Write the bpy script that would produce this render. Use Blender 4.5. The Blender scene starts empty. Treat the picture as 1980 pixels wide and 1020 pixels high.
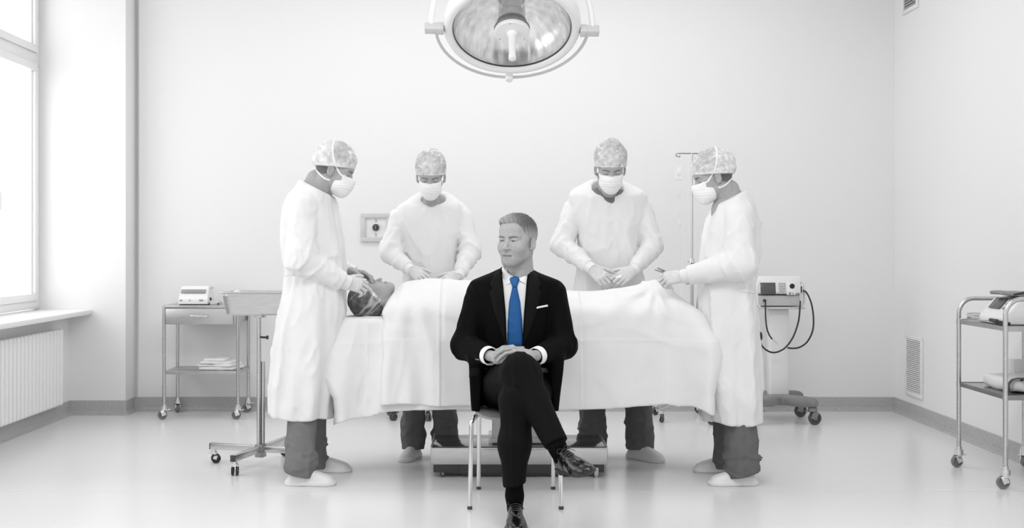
import bpy, bmesh, math, random
import numpy as np
from mathutils import Vector, Matrix, Euler
from mathutils.bvhtree import BVHTree

# ------------------------------------------------------------ camera, world, lights, exposure
F = 2200.0; CX = 948.0; CY = 477.0; CAMH = 1.26
sc = bpy.context.scene
COL = sc.collection
cam_d = bpy.data.cameras.new('camera'); cam = bpy.data.objects.new('camera', cam_d); COL.objects.link(cam)
cam.location = (0, 0, CAMH); cam.rotation_euler = (math.pi/2, 0, 0)
cam_d.sensor_width = 36; cam_d.sensor_fit = 'HORIZONTAL'; cam_d.lens = 36*F/1980
cam_d.shift_x = (990-CX)/1980; cam_d.shift_y = -(510-CY)/1980
sc.camera = cam
w = bpy.data.worlds.new('sky'); sc.world = w; w.use_nodes = True
w.node_tree.nodes['Background'].inputs[0].default_value = (1, 1, 1, 1)
w.node_tree.nodes['Background'].inputs[1].default_value = 0.80
sc.view_settings.view_transform = 'Standard'; sc.view_settings.look = 'None'
sc.view_settings.gamma = 1; sc.view_settings.use_curve_mapping = False
sc.view_settings.exposure = 0.42
def area(name, loc, target, sx, sy, power, spread=math.pi):
    d = bpy.data.lights.new(name, 'AREA'); d.shape = 'RECTANGLE'; d.size = sx; d.size_y = sy; d.energy = power; d.spread = spread
    o = bpy.data.objects.new(name, d); COL.objects.link(o); o.location = loc
    o.rotation_euler = (Vector(target)-Vector(loc)).to_track_quat('-Z', 'Y').to_euler()
    return o
# daylight outside the two tall windows of the left wall, and unseen fill lamps added under the ceiling to even the exposure
area('window_daylight', (-3.75, 7.4, 2.05), (0, 7.4, 1.6), 2.2, 2.6, 28)
area('window_daylight', (-3.75, 4.4, 2.05), (0, 4.4, 1.4), 2.4, 2.6, 38)
area('ceiling_fill', (0.2, 3.6, 3.55), (0.2, 4.4, 0), 3.2, 1.2, 60)
area('ceiling_fill', (0.2, 7.2, 3.58), (0.2, 7.2, 0), 3.6, 1.2, 25)

# ------------------------------------------------------------ helpers
def W(px, py, Y): return np.array([(px-CX)*Y/F, Y, CAMH-(py-CY)*Y/F])
def V(*a): return np.array(a, dtype=float)
MATS = {}
def mat(name, col, rough=0.5, metal=0.0, spec=0.5, bump=0.0, bscale=40.0, vary=0.0, vscale=6.0, attr=False, alpha=1.0,
        trans=0.0, coat=0.0, stretch=None, sss=0.0, weave=False, emis=0):
    m = bpy.data.materials.new(name); m.use_nodes = True; nt = m.node_tree; N = nt.nodes; L = nt.links
    b = N['Principled BSDF']
    if not isinstance(col, (tuple, list)): col = (col, col, col)
    b.inputs['Base Color'].default_value = (*col, 1); b.inputs['Roughness'].default_value = rough
    b.inputs['Metallic'].default_value = metal; b.inputs['Specular IOR Level'].default_value = spec
    b.inputs['Coat Weight'].default_value = coat; b.inputs['Coat Roughness'].default_value = 0.08
    b.inputs['Transmission Weight'].default_value = trans; b.inputs['Alpha'].default_value = alpha
    tc = N.new('ShaderNodeTexCoord'); mp = N.new('ShaderNodeMapping'); L.new(tc.outputs['Object'], mp.inputs[0])
    if stretch: mp.inputs['Scale'].default_value = stretch
    src = None
    if vary > 0:
        n = N.new('ShaderNodeTexNoise'); n.inputs['Scale'].default_value = vscale; n.inputs['Detail'].default_value = 6
        L.new(mp.outputs[0], n.inputs['Vector'])
        mr = N.new('ShaderNodeMapRange'); mr.inputs['From Min'].default_value = 0.3; mr.inputs['From Max'].default_value = 0.7
        mr.inputs['To Min'].default_value = 1-vary; mr.inputs['To Max'].default_value = 1+vary*0.3
        L.new(n.outputs['Fac'], mr.inputs['Value'])
        mx = N.new('ShaderNodeMix'); mx.data_type = 'RGBA'; mx.blend_type = 'MULTIPLY'; mx.inputs[0].default_value = 1
        mx.inputs[6].default_value = (*col, 1); L.new(mr.outputs[0], mx.inputs[7]); src = mx.outputs[2]
    if attr:
        a = N.new('ShaderNodeAttribute'); a.attribute_name = 'tint'
        mx = N.new('ShaderNodeMix'); mx.data_type = 'RGBA'; mx.blend_type = 'MULTIPLY'; mx.inputs[0].default_value = 1
        if src: L.new(src, mx.inputs[6])
        else: mx.inputs[6].default_value = (*col, 1)
        L.new(a.outputs['Color'], mx.inputs[7]); src = mx.outputs[2]
    if src: L.new(src, b.inputs['Base Color'])
    if bump > 0:
        n = N.new('ShaderNodeTexNoise'); n.inputs['Scale'].default_value = bscale; n.inputs['Detail'].default_value = 4
        L.new(mp.outputs[0], n.inputs['Vector'])
        bp = N.new('ShaderNodeBump'); bp.inputs['Strength'].default_value = bump; bp.inputs['Distance'].default_value = 0.01
        L.new(n.outputs['Fac'], bp.inputs['Height']); L.new(bp.outputs[0], b.inputs['Normal'])
    if emis:
        b.inputs['Emission Color'].default_value = (1, 1, 1, 1); b.inputs['Emission Strength'].default_value = emis
    MATS[name] = m
    return m
mat('wall', 0.85, 0.75, bump=0.03, bscale=120, spec=0.2)
mat('wall_side', 0.86, 0.75, bump=0.03, bscale=120, spec=0.2)
mat('ceiling', 0.90, 0.8)
mat('trim_white', 0.88, 0.35)
mat('floor', 0.82, 0.22, spec=0.45, vary=0.05, vscale=160, bump=0.012, bscale=260)
mat('floor_seam', 0.66, 0.4)
mat('skirting', 0.50, 0.4, vary=0.22, vscale=90)
mat('glass', 1.0, 0.0, alpha=0.06)
mat('steel', 0.62, 0.26, metal=1.0, vary=0.12, vscale=14, stretch=(1, 1, 9))
mat('steel_dark', 0.32, 0.25, metal=1.0, vary=0.12, vscale=10)
mat('brushed', 0.55, 0.36, metal=0.9, vary=0.12, vscale=30, stretch=(0.4, 1, 8))
mat('chrome', 0.75, 0.1, metal=1.0)
mat('shelf_steel', 0.5, 0.3, metal=1.0, vary=0.1, vscale=20)
mat('rubber', 0.05, 0.5)
mat('wheel', 0.09, 0.45)
mat('wheel_grey', 0.2, 0.45)
mat('black_plastic', 0.02, 0.35)
mat('dark_plastic', 0.05, 0.4, vary=0.1)
mat('white_plastic', 0.84, 0.35)
mat('grey_plastic', 0.62, 0.4)
mat('mid_grey', 0.25, 0.5, vary=0.15, vscale=20)
mat('screen', 0.09, 0.25)
mat('screen_grey', 0.3, 0.3)
mat('key', 0.48, 0.5)
mat('gown', 0.82, 0.9, spec=0.15, bump=0.10, bscale=220, vary=0.03, vscale=9)
mat('drape', 0.82, 0.9, spec=0.15, bump=0.08, bscale=240, vary=0.03, vscale=7)
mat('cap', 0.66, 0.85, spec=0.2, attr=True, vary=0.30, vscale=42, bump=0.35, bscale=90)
mat('mask', 0.88, 0.85, spec=0.2, bump=0.05, bscale=200)
mat('glove', 0.70, 0.6, spec=0.3, vary=0.08, vscale=60, bump=0.12, bscale=220)
mat('scrubs', 0.20, 0.85, spec=0.2, vary=0.12, vscale=30, bump=0.12, bscale=160)
mat('scrubs_dark', 0.15, 0.85, spec=0.2, vary=0.12, vscale=30, bump=0.12, bscale=160)
mat('clog', 0.80, 0.45)
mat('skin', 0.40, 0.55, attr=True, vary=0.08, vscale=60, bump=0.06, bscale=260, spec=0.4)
mat('skin_man', 0.42, 0.5, attr=True, vary=0.12, vscale=70, bump=0.10, bscale=220, spec=0.4)
mat('hair', 0.23, 0.5, attr=True, spec=0.4)
mat('eye_white', 0.28, 0.15, attr=True)
mat('suit', 0.002, 0.8, spec=0.10, vary=0.3, vscale=260, bump=0.10, bscale=420)
mat('lapel', 0.0035, 0.7, spec=0.14, bump=0.08, bscale=420)
mat('trousers', 0.0045, 0.8, spec=0.12, vary=0.3, vscale=260, bump=0.08, bscale=420)
mat('sock', 0.0025, 0.9, spec=0.1)
mat('leather', 0.004, 0.22, spec=0.45, coat=0.25, bump=0.08, bscale=60)
mat('sole', 0.02, 0.5)
mat('shirt', 0.90, 0.8, spec=0.2, bump=0.03, bscale=200)
mat('tie', (0.005, 0.095, 0.30), 0.5, spec=0.4, bump=0.12, bscale=500, stretch=(3, 1, 1))
mat('seat', 0.33, 0.5, vary=0.2, vscale=220)
mat('reflector', 0.92, 0.28, metal=1.0, bump=0.25, bscale=26, vary=0.22, vscale=30, stretch=(1, 1, 0.25))
mat('clear', 0.92, 0.1, alpha=0.35)
mat('platform', 0.16, 0.12, metal=0.6, coat=0.3)

ROOT = {}
def link(o, parent=None):
    COL.objects.link(o)
    if parent is not None: o.parent = parent
    return o
def thing(name, label, cat, loc=(0, 0, 0), group=None):
    o = bpy.data.objects.new(name, None); COL.objects.link(o); o.location = loc; o.empty_display_size = 0.1
    o['label'] = label; o['category'] = cat
    if group: o['group'] = group
    ROOT[o.name] = Vector(loc)
    return o
def rootloc(p):
    while p is not None and p.name not in ROOT: p = p.parent
    return ROOT[p.name] if p is not None else Vector((0, 0, 0))
def fin(name, me, m, parent=None, smooth=False, angle=None, kind=None, label=None):
    if parent is not None: me.transform(Matrix.Translation(-rootloc(parent)))
    me.materials.append(MATS[m])
    if smooth:
        me.shade_smooth()
        if angle:
            try: me.set_sharp_from_angle(angle=math.radians(angle))
            except Exception: pass
    o = bpy.data.objects.new(name, me); link(o, parent)
    if kind: o['kind'] = kind
    if label: o['label'] = label
    return o
def bobj(name, bm, m, parent=None, smooth=True, angle=35, kind=None, label=None):
    me = bpy.data.meshes.new(name); bmesh.ops.recalc_face_normals(bm, faces=bm.faces); bm.to_mesh(me); bm.free()
    return fin(name, me, m, parent, smooth, angle, kind, label)
def NB(): return bmesh.new()
def abox(bm, c, s, rot=None, bev=0.0, seg=2):
    M = Matrix.Translation(Vector(c)) @ ((rot.to_4x4() if rot else Matrix.Identity(4)) @ Matrix.Diagonal((s[0], s[1], s[2], 1)))
    r = bmesh.ops.create_cube(bm, size=1, matrix=M)
    if bev > 0:
        es = list({e for v in r['verts'] for e in v.link_edges})
        bmesh.ops.bevel(bm, geom=es, offset=bev, segments=seg, affect='EDGES', profile=0.5)
    return bm
def atube(bm, pts, r, seg=12, caps=True, closed=False):
    pts = [Vector(p) for p in pts]; n = len(pts)
    rs = r if isinstance(r, (list, tuple)) else [r]*n
    rings = []; up = None
    for i, p in enumerate(pts):
        if closed: t = (pts[(i+1) % n]-pts[i-1])
        else: t = pts[min(i+1, n-1)]-pts[max(i-1, 0)]
        t.normalize()
        if up is None:
            up = Vector((0, 0, 1)) if abs(t.z) < 0.9 else Vector((1, 0, 0))
        s = t.cross(up).normalized(); up = s.cross(t).normalized()
        rings.append([bm.verts.new(p+(s*math.cos(2*math.pi*k/seg)+up*math.sin(2*math.pi*k/seg))*rs[i]) for k in range(seg)])
    for i in range(n if closed else n-1):
        a, b = rings[i], rings[(i+1) % n]
        for k in range(seg): bm.faces.new((a[k], a[(k+1) % seg], b[(k+1) % seg], b[k]))
    if caps and not closed:
        bm.faces.new(rings[0]); bm.faces.new(list(reversed(rings[-1])))
    return bm
def cyl(bm, a, b, r, seg=16): return atube(bm, [a, b], r, seg)
def lathe(bm, prof, M=None, seg=48, close=False):
    M = M or Matrix.Identity(4); rings = []
    for (r, z) in prof:
        if r < 1e-6: rings.append([bm.verts.new(M @ Vector((0, 0, z)))])
        else: rings.append([bm.verts.new(M @ Vector((r*math.cos(2*math.pi*k/seg), r*math.sin(2*math.pi*k/seg), z))) for k in range(seg)])
    prs = list(zip(rings[:-1], rings[1:]))
    if close: prs.append((rings[-1], rings[0]))
    for a, b in prs:
        for k in range(seg):
            k2 = (k+1) % seg
            if len(a) == 1 and len(b) == 1: continue
            if len(a) == 1: bm.faces.new((a[0], b[k], b[k2]))
            elif len(b) == 1: bm.faces.new((a[k], b[0], a[k2]))
            else: bm.faces.new((a[k], a[k2], b[k2], b[k]))
    return bm
def spline(pts, n=8):
    P = [np.array(p, float) for p in pts]; P = [2*P[0]-P[1]]+P+[2*P[-1]-P[-2]]; out = []
    for i in range(1, len(P)-2):
        for k in range(n):
            t = k/n; a, b, c, d = P[i-1], P[i], P[i+1], P[i+2]
            out.append(0.5*((2*b)+(c-a)*t+(2*a-5*b+4*c-d)*t*t+(-a+3*b-3*c+d)*t**3))
    out.append(P[-2]); return out
def Rz(a): return np.array(Matrix.Rotation(math.radians(a), 3, 'Z'))
def Rx(a): return np.array(Matrix.Rotation(math.radians(a), 3, 'X'))
def Ry(a): return np.array(Matrix.Rotation(math.radians(a), 3, 'Y'))

# ------------------------------------------------------------ distance fields -> meshes
def nrm(v): return v/np.linalg.norm(v)
def cap_(P, a, b, ra, rb):
    ab = b-a; t = np.clip((P-a)@ab/max(ab@ab, 1e-12), 0, 1)
    return np.linalg.norm(P-a-t[:, None]*ab, axis=1)-(ra+t*(rb-ra))
def ell_(P, c, r, R=None):
    q = P-np.array(c)
    if R is not None: q = q@R
    r = np.array(r); k0 = np.linalg.norm(q/r, axis=1); k1 = np.linalg.norm(q/(r*r), axis=1)
    return k0*(k0-1)/np.maximum(k1, 1e-9)
def box_(P, c, h, rad=0.0, R=None):
    q = P-np.array(c)
    if R is not None: q = q@R
    q = np.abs(q)-(np.array(h)-rad)
    return np.linalg.norm(np.maximum(q, 0), axis=1)+np.minimum(q.max(axis=1), 0)-rad
def smin(a, b, k):
    h = np.maximum(k-np.abs(a-b), 0)/k; return np.minimum(a, b)-h*h*k*0.25
def smax(a, b, k): return -smin(-a, -b, k)
def chain(P, pts, rs, k=0.0):
    d = None
    for i in range(len(pts)-1):
        e = cap_(P, np.array(pts[i], float), np.array(pts[i+1], float), rs[i], rs[i+1])
        d = e if d is None else (smin(d, e, k) if k else np.minimum(d, e))
    return d
def loft(P, rows, n=2.3, ax=2):
    # rows: (z, cx, cy, rx, ry) ascending or descending in z; smooth interpolation
    rows = sorted(rows); A = np.array(rows, float)
    zz = np.linspace(A[0, 0], A[-1, 0], 200)
    D = [np.interp(zz, A[:, 0], A[:, i]) for i in range(1, 5)]
    ker = np.hanning(9); ker /= ker.sum()
    D = [np.convolve(np.pad(d, 4, mode='edge'), ker, 'valid') for d in D]
    z = P[:, 2]; cx, cy, rx, ry = [np.interp(z, zz, d) for d in D]
    u = np.abs(P[:, 0]-cx)/rx; v = np.abs(P[:, 1]-cy)/ry
    k0 = (u**n+v**n)**(1/n)+1e-9
    d = (k0-1)*np.minimum(rx, ry)*np.where(k0 > 0, 1, 1)
    # better distance: scale by local radius along the direction
    rad = np.hypot(P[:, 0]-cx, P[:, 1]-cy); d = np.where(k0 > 0.3, rad*(1-1/np.maximum(k0, 0.3)), d)
    return smax(d, np.maximum(z-A[-1, 0], A[0, 0]-z), 0.03)
_nzc = {}
def nz(P, s, seed):
    if seed not in _nzc:
        rg = np.random.RandomState(seed); D = rg.normal(size=(5, 3)); D /= np.linalg.norm(D, axis=1)[:, None]
        D2 = rg.normal(size=(5, 3)); D2 /= np.linalg.norm(D2, axis=1)[:, None]
        _nzc[seed] = (D, D2, rg.uniform(0, 6.28, (5, 2)))
    D, D2, ph = _nzc[seed]; o = 0; tot = 0
    for i in range(5):
        a = 1/(1+0.45*i); fr = s*(1+0.55*i)
        o = o+a*np.sin(P@D[i]*fr+ph[i, 0]+1.4*np.sin(P@D2[i]*fr*0.6+ph[i, 1])); tot += a
    return o/tot*1.6
def ridge(P, s, seed): return 1-np.minimum(np.abs(nz(P, s, seed))*1.6, 1)
def smoothstep(a, b, x):
    t = np.clip((x-a)/(b-a), 0, 1); return t*t*(3-2*t)
def nets(f, lo, hi, h, margin=2.3, B=4):
    lo = np.array(lo, float); hi = np.array(hi, float)
    nb = np.ceil((hi-lo)/h/B).astype(int)+1; n = nb*B
    cs = [lo[i]+(np.arange(nb[i])*B+(B-1)/2)*h for i in range(3)]
    C = np.stack(np.meshgrid(*cs, indexing='ij'), -1).reshape(-1, 3)
    fc = np.concatenate([f(C[i:i+200000]) for i in range(0, len(C), 200000)])
    near = np.abs(fc) < B*h*0.87*margin+0.004
    G = np.repeat(fc[:, None], B**3, axis=1).astype(np.float32)
    off = np.stack(np.meshgrid(*[np.arange(B)]*3, indexing='ij'), -1).reshape(-1, 3)-(B-1)/2
    idx = np.nonzero(near)[0]; step = 6000
    for i in range(0, len(idx), step):
        j = idx[i:i+step]; Q = (C[j][:, None, :]+off[None]*h).reshape(-1, 3)
        G[j] = f(Q).reshape(len(j), -1)
    G = G.reshape(nb[0], nb[1], nb[2], B, B, B).transpose(0, 3, 1, 4, 2, 5).reshape(n)
    G[0] = G[-1] = 1; G[:, 0] = G[:, -1] = 1; G[:, :, 0] = G[:, :, -1] = 1
    S = G < 0; c = np.zeros(n-1, np.int8)
    for dx in (0, 1):
        for dy in (0, 1):
            for dz in (0, 1): c += S[dx:n[0]-1+dx, dy:n[1]-1+dy, dz:n[2]-1+dz]
    act = (c > 0) & (c < 8); ci = np.argwhere(act); ids = -np.ones(n-1, np.int64); ids[act] = np.arange(len(ci))
    acc = np.zeros((len(ci), 3)); cnt = np.zeros(len(ci))
    for ax in range(3):
        o1, o2 = [a for a in range(3) if a != ax]
        for p in (0, 1):
            for q in (0, 1):
                a = ci.copy(); a[:, o1] += p; a[:, o2] += q; b = a.copy(); b[:, ax] += 1
                va = G[a[:, 0], a[:, 1], a[:, 2]]; vb = G[b[:, 0], b[:, 1], b[:, 2]]
                m = (va < 0) != (vb < 0); t = np.where(m, va/np.where(m, va-vb, 1), 0)
                pt = a.astype(float); pt[:, ax] += t; acc[m] += pt[m]; cnt[m] += 1
    verts = lo+acc/cnt[:, None]*h
    faces = []
    for ax in range(3):
        o1, o2 = (ax+1) % 3, (ax+2) % 3
        sa = [slice(None)]*3; sb = [slice(None)]*3; sa[ax] = slice(0, -1); sb[ax] = slice(1, None)
        e = S[tuple(sa)] != S[tuple(sb)]; E = np.argwhere(e)
        E = E[(E[:, o1] > 0) & (E[:, o2] > 0) & (E[:, o1] < n[o1]-1) & (E[:, o2] < n[o2]-1)]
        ins = S[E[:, 0], E[:, 1], E[:, 2]]
        q = []
        for (p, r) in ((0, 0), (-1, 0), (-1, -1), (0, -1)):
            k = E.copy(); k[:, o1] += p; k[:, o2] += r; q.append(ids[k[:, 0], k[:, 1], k[:, 2]])
        q = np.stack(q, 1); q[~ins] = q[~ins][:, ::-1]; faces.append(q)
    return verts, np.concatenate(faces)
def mesh_np(name, verts, quads, cols=None):
    me = bpy.data.meshes.new(name); me.vertices.add(len(verts)); me.vertices.foreach_set('co', np.ascontiguousarray(verts, np.float32).ravel())
    me.loops.add(len(quads)*4); me.loops.foreach_set('vertex_index', np.ascontiguousarray(quads, np.int32).ravel())
    me.polygons.add(len(quads)); me.polygons.foreach_set('loop_start', np.arange(0, len(quads)*4, 4, dtype=np.int32))
    me.update(calc_edges=True)
    if cols is not None:
        a = me.color_attributes.new('tint', 'FLOAT_COLOR', 'POINT')
        c = np.ones((len(verts), 4), np.float32)
        c[:, :3] = cols if cols.ndim == 2 else cols[:, None]
        a.data.foreach_set('color', c.ravel())
    return me
def merge(parts):
    vs, fs, cs, o = [], [], [], 0
    for p in parts:
        v, q = p[0], p[1]; c = p[2] if len(p) > 2 else np.ones(len(v)); vs.append(v); fs.append(q+o); cs.append(c); o += len(v)
    return np.concatenate(vs), np.concatenate(fs), np.concatenate(cs)
def sobj(name, f, lo, hi, h, m, parent, cols=None, R=None, t=None, s=1.0, label=None, angle=None):
    v, q = nets(f, lo, hi, h); c = cols(v) if cols is not None else None
    if R is not None: v = (v*s)@R.T+t
    return fin(name, mesh_np(name, v, q, c), m, parent, True, angle, label=label)
def bvh_of(o):
    me = o.data; off = rootloc(o)
    return BVHTree.FromPolygons([v.co+off for v in me.vertices], [tuple(p.vertices) for p in me.polygons])
def patch(name, left, right, bvh, Y0, thick, m, parent, nu=8, nv=24, lift=0.001, bulge=0.0, edge=0.6, label=None):
    """cloth piece laid on a surface: two border polylines (photo frame) give its outline, rays find the surface beneath"""
    def res(pl, n):
        P = np.array(pl, float); s = np.r_[0, np.cumsum(np.linalg.norm(np.diff(P, axis=0), axis=1))]
        t = np.linspace(0, s[-1], n); return np.stack([np.interp(t, s, P[:, i]) for i in (0, 1)], 1)
    Lp, Rp = res(left, nv), res(right, nv); bm = NB(); top = []; bot = []; o = Vector((0, 0, CAMH)); lastd = Y0
    for j in range(nv):
        rt, rb = [], []
        for i in range(nu+1):
            u = i/nu; px, py = Lp[j]*(1-u)+Rp[j]*u
            d = Vector(((px-CX)/F, 1, -(py-CY)/F)); dn = d.normalized()
            hit, no, _, dist = bvh.ray_cast(o, dn)
            if hit is None or abs(hit.y-Y0) > 0.3: hit = o+d*lastd; no = -dn
            else: lastd = hit.y
            if no.dot(dn) > 0: no = -no
            no = (no*0.5-dn*0.5).normalized()
            prof = 1-(1-edge)*max(abs(2*u-1)**6, abs(2*j/(nv-1)-1)**20)
            rt.append(bm.verts.new(hit+no*(lift+thick*prof+bulge*(1-(2*u-1)**2)))); rb.append(bm.verts.new(hit-no*0.003))
        top.append(rt); bot.append(rb)
    for j in range(nv-1):
        for i in range(nu):
            bm.faces.new((top[j][i], top[j][i+1], top[j+1][i+1], top[j+1][i])); bm.faces.new((bot[j][i], bot[j+1][i], bot[j+1][i+1], bot[j][i+1]))
        bm.faces.new((top[j][0], top[j+1][0], bot[j+1][0], bot[j][0])); bm.faces.new((top[j][nu], bot[j][nu], bot[j+1][nu], top[j+1][nu]))
    for i in range(nu):
        bm.faces.new((top[0][i], bot[0][i], bot[0][i+1], top[0][i+1])); bm.faces.new((top[-1][i], top[-1][i+1], bot[-1][i+1], bot[-1][i]))
    return bobj(name, bm, m, parent, True, 60, label=label)

# ------------------------------------------------------------ the room
BW = 8.75; PIER = 8.55; RX = 3.11; CH = 3.6
def struct(name, bm, m, parent=None, smooth=False):
    return bobj(name, bm, m, parent, smooth, 35, kind='structure' if parent is None else None)
b = NB(); abox(b, (-0.2, 4.0, -0.05), (7.2, 9.9, 0.1)); fl = struct('floor', b, 'floor')
b = NB(); abox(b, (0.2, 5.87, 0.0003), (5.8, 0.003, 0.0006)); bobj('seam', b, 'floor_seam', fl)
b = NB(); abox(b, (0.3, BW+0.1, CH/2), (6.0, 0.2, CH)); struct('wall_back', b, 'wall')
b = NB(); abox(b, (RX+0.1, 4.0, CH/2), (0.2, 9.9, CH)); struct('wall_right', b, 'wall_side')
b = NB(); abox(b, (-0.2, 4.0, CH+0.1), (7.2, 9.9, 0.2)); struct('ceiling', b, 'ceiling')
SILL = 0.79
b = NB()
abox(b, (-3.245, PIER+0.17, CH/2), (1.01, 0.34, CH))                       # pier beside the back wall
for y0, y1 in ((5.95, PIER), (3.0, 5.75)):
    abox(b, (-3.32, (y0+y1)/2, SILL/2-0.02), (0.312, y1-y0, SILL-0.04)) # parapet under the sill
abox(b, (-3.2, 5.85, CH/2), (0.9, 0.2, CH)); abox(b, (-3.45, 1.0, CH/2), (0.5, 4.0, CH))
abox(b, (-3.5, 5.8, CH-0.1), (0.4, 5.6, 0.2))
struct('wall_left', b, 'wall')
def skirt(name, pts, inward):
    """coved vinyl skirting: a thin board with a small quarter round at its foot"""
    b = NB(); n = len(pts)
    prof = [(0.0, 0.108), (0.006, 0.105), (0.006, 0.03), (0.012, 0.012), (0.03, 0.003), (0.03, 0.0), (0.0, 0.0)]
    ring = []
    for i in range(n):
        ring.append([b.verts.new((pts[i][0]+inward[i][0]*d, pts[i][1]+inward[i][1]*d, z)) for d, z in prof])
    for i in range(n-1):
        for k in range(len(prof)):
            k2 = (k+1) % len(prof); b.faces.new((ring[i][k], ring[i][k2], ring[i+1][k2], ring[i+1][k]))
    b.faces.new(ring[0]); b.faces.new(ring[-1]); struct(name, b, 'skirting')
skirt('baseboard_back', [(-2.74, BW), (RX, BW)], [(1, -1), (-1, -1)])
skirt('baseboard_right', [(RX, BW), (RX, -0.9)], [(-1, -1), (-1, 0)])
skirt('baseboard_pier', [(-3.164, PIER), (-2.74, PIER), (-2.74, BW)], [(1, -1), (1, -1), (1, -1)])
skirt('baseboard_left', [(-3.164, 5.95), (-3.164, PIER)], [(1, 0), (1, -1)])

def window(name, y0, y1, detail=True):
    r = bpy.data.objects.new(name, None); COL.objects.link(r); r['kind'] = 'structure'; ROOT[r.name] = Vector((0, 0, 0))
    X = -3.42; z0 = SILL+0.01; z1 = 3.4; tr = 2.62; fw = 0.06; dp = 0.07
    b = NB()
    for (c, s) in (((X, (y0+y1)/2, z0+fw/2), (dp, y1-y0, fw)), ((X, (y0+y1)/2, z1-fw/2), (dp, y1-y0, fw)),
                   ((X, (y0+y1)/2, tr+0.04), (dp, y1-y0, 0.09)), ((X, y0+fw/2, (z0+tr)/2+0.01), (dp, fw, tr-z0-0.04)), ((X, y1-fw/2, (z0+tr)/2+0.01), (dp, fw, tr-z0-0.04)), ((X, y0+fw/2, (tr+z1)/2+0.012), (dp, fw, z1-tr-0.14)), ((X, y1-fw/2, (tr+z1)/2+0.012), (dp, fw, z1-tr-0.14))):
        abox(b, c, (s[0]*(0.94 if s[1] < 0.1 else 1), s[1], s[2]), bev=0.006)
    bobj('window_frame', b, 'trim_white', r)
    n = 3; sw = (y1-y0-2*fw)/n
    for i in range(n):
        a = y0+fw+i*sw; e = a+sw
        for (lo, hi) in ((z0+fw, tr), (tr+0.085, z1-fw)):
            b = NB(); q = 0.055
            for (c, s) in (((X+0.02, (a+e)/2, lo+q/2), (0.06, sw-0.01, q)), ((X+0.02, (a+e)/2, hi-q/2), (0.06, sw-0.01, q)),
                           ((X+0.02, a+q/2+0.003, (lo+hi)/2), (0.056, q, hi-lo-2*q+0.002)), ((X+0.02, e-q/2-0.003, (lo+hi)/2), (0.056, q, hi-lo-2*q+0.002)),
                           ((X+0.012, e-q-0.010, (lo+hi)/2), (0.03, 0.028, hi-lo-2*q+0.02))):
                abox(b, c, s, bev=0.005)
            s_ = bobj('sash', b, 'trim_white', r)
            b = NB(); abox(b, (X, (a+e)/2, (lo+hi)/2), (0.006, sw-2*q, hi-lo-2*q)); bobj('pane', b, 'glass', s_)
            if hi < 2.7:
                b = NB(); abox(b, (X+0.055, a+q/2, 1.62), (0.012, 0.028, 0.10), bev=0.004); cyl(b, (X+0.055, a+q/2, 1.63), (X+0.10, a+q/2, 1.63), 0.008)
                atube(b, [(X+0.10, a+q/2, 1.64), (X+0.105, a+q/2+0.01, 1.57), (X+0.10, a+q/2+0.01, 1.51)], 0.009); bobj('window_handle', b, 'white_plastic', s_)
    return r
window('window_1', 5.95, PIER); window('window_2', 3.0, 5.75)
b = NB(); abox(b, (-3.215, (5.95+PIER)/2, SILL-0.018), (0.45, PIER-5.95, 0.036), bev=0.006); struct('trim_1', b, 'trim_white', smooth=True)
b = NB(); abox(b, (-3.215, (3.0+5.75)/2, SILL-0.018), (0.45, 2.75, 0.036), bev=0.006); struct('trim_2', b, 'trim_white', smooth=True)

# radiator
t = thing('radiator', 'white ribbed panel radiator on the wall under the window sill', 'radiator', (-3.1, 7.2, 0))
me0 = None
for i in range(34):
    y = 8.20-i*0.062
    if y < 6.1: break
    if me0 is None:
        v, q = nets(lambda P: smin(box_(P, (0, 0, 0.395), (0.018, 0.024, 0.277), 0.017), box_(P, (-0.035, 0, 0.395), (0.03, 0.006, 0.26), 0.005), 0.01),
                    (-0.08, -0.035, 0.1), (0.03, 0.035, 0.7), 0.008)
        me0 = mesh_np('fin', v, q); me0.materials.append(MATS['trim_white']); me0.shade_smooth()
    o = bpy.data.objects.new('fin', me0); link(o, t); o.location = (0.0, y-7.2, 0)
b = NB(); abox(b, (-3.143, 7.2, 0.39), (0.02, 2.05, 0.5)); bobj('back_panel', b, 'trim_white', t)
for z in (0.16, 0.63):
    b = NB(); cyl(b, (-3.115, 6.17, z), (-3.115, 8.22, z), 0.014); bobj('header_pipe', b, 'trim_white', t)

def louvre(name, label, y0, y1, z0, z1, n):
    t = thing(name, label, 'vent', (RX, (y0+y1)/2, z0))
    b = NB(); fw = 0.03; X = RX-0.008
    for (c, s) in (((X, (y0+y1)/2, z0+fw/2), (0.014, y1-y0, fw)), ((X, (y0+y1)/2, z1-fw/2), (0.014, y1-y0, fw)),
                   ((X, y0+fw/2, (z0+z1)/2), (0.0136, fw, z1-z0-2*fw+0.002)), ((X, y1-fw/2, (z0+z1)/2), (0.0136, fw, z1-z0-2*fw+0.002))): abox(b, c, s, bev=0.002)
    bobj('frame', b, 'white_plastic', t)
    b = NB(); abox(b, (RX-0.002, (y0+y1)/2, (z0+z1)/2), (0.003, y1-y0-fw, z1-z0-fw)); bobj('duct_opening', b, 'mid_grey', t)
    p = (z1-z0-2*fw)/n; me = None
    for i in range(n):
        if me is None:
            b = NB(); abox(b, (0, 0, 0), (0.015, y1-y0-2*fw, 0.0022), Matrix.Rotation(math.radians(-38), 3, 'Y')); me = bpy.data.meshes.new('slat'); b.to_mesh(me); b.free(); me.materials.append(MATS['white_plastic'])
        o = bpy.data.objects.new('slat', me); link(o, t); o.location = (-0.009, 0, fw+p*(i+0.5))
louvre('wall_vent', 'tall white louvred air vent low on the right wall', 8.17, 8.50, 0.165, 0.61, 27)
louvre('wall_vent', 'louvred air vent high on the right wall at the top edge of the photo', 8.255, 8.56, 3.0, 3.35, 14)

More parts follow.
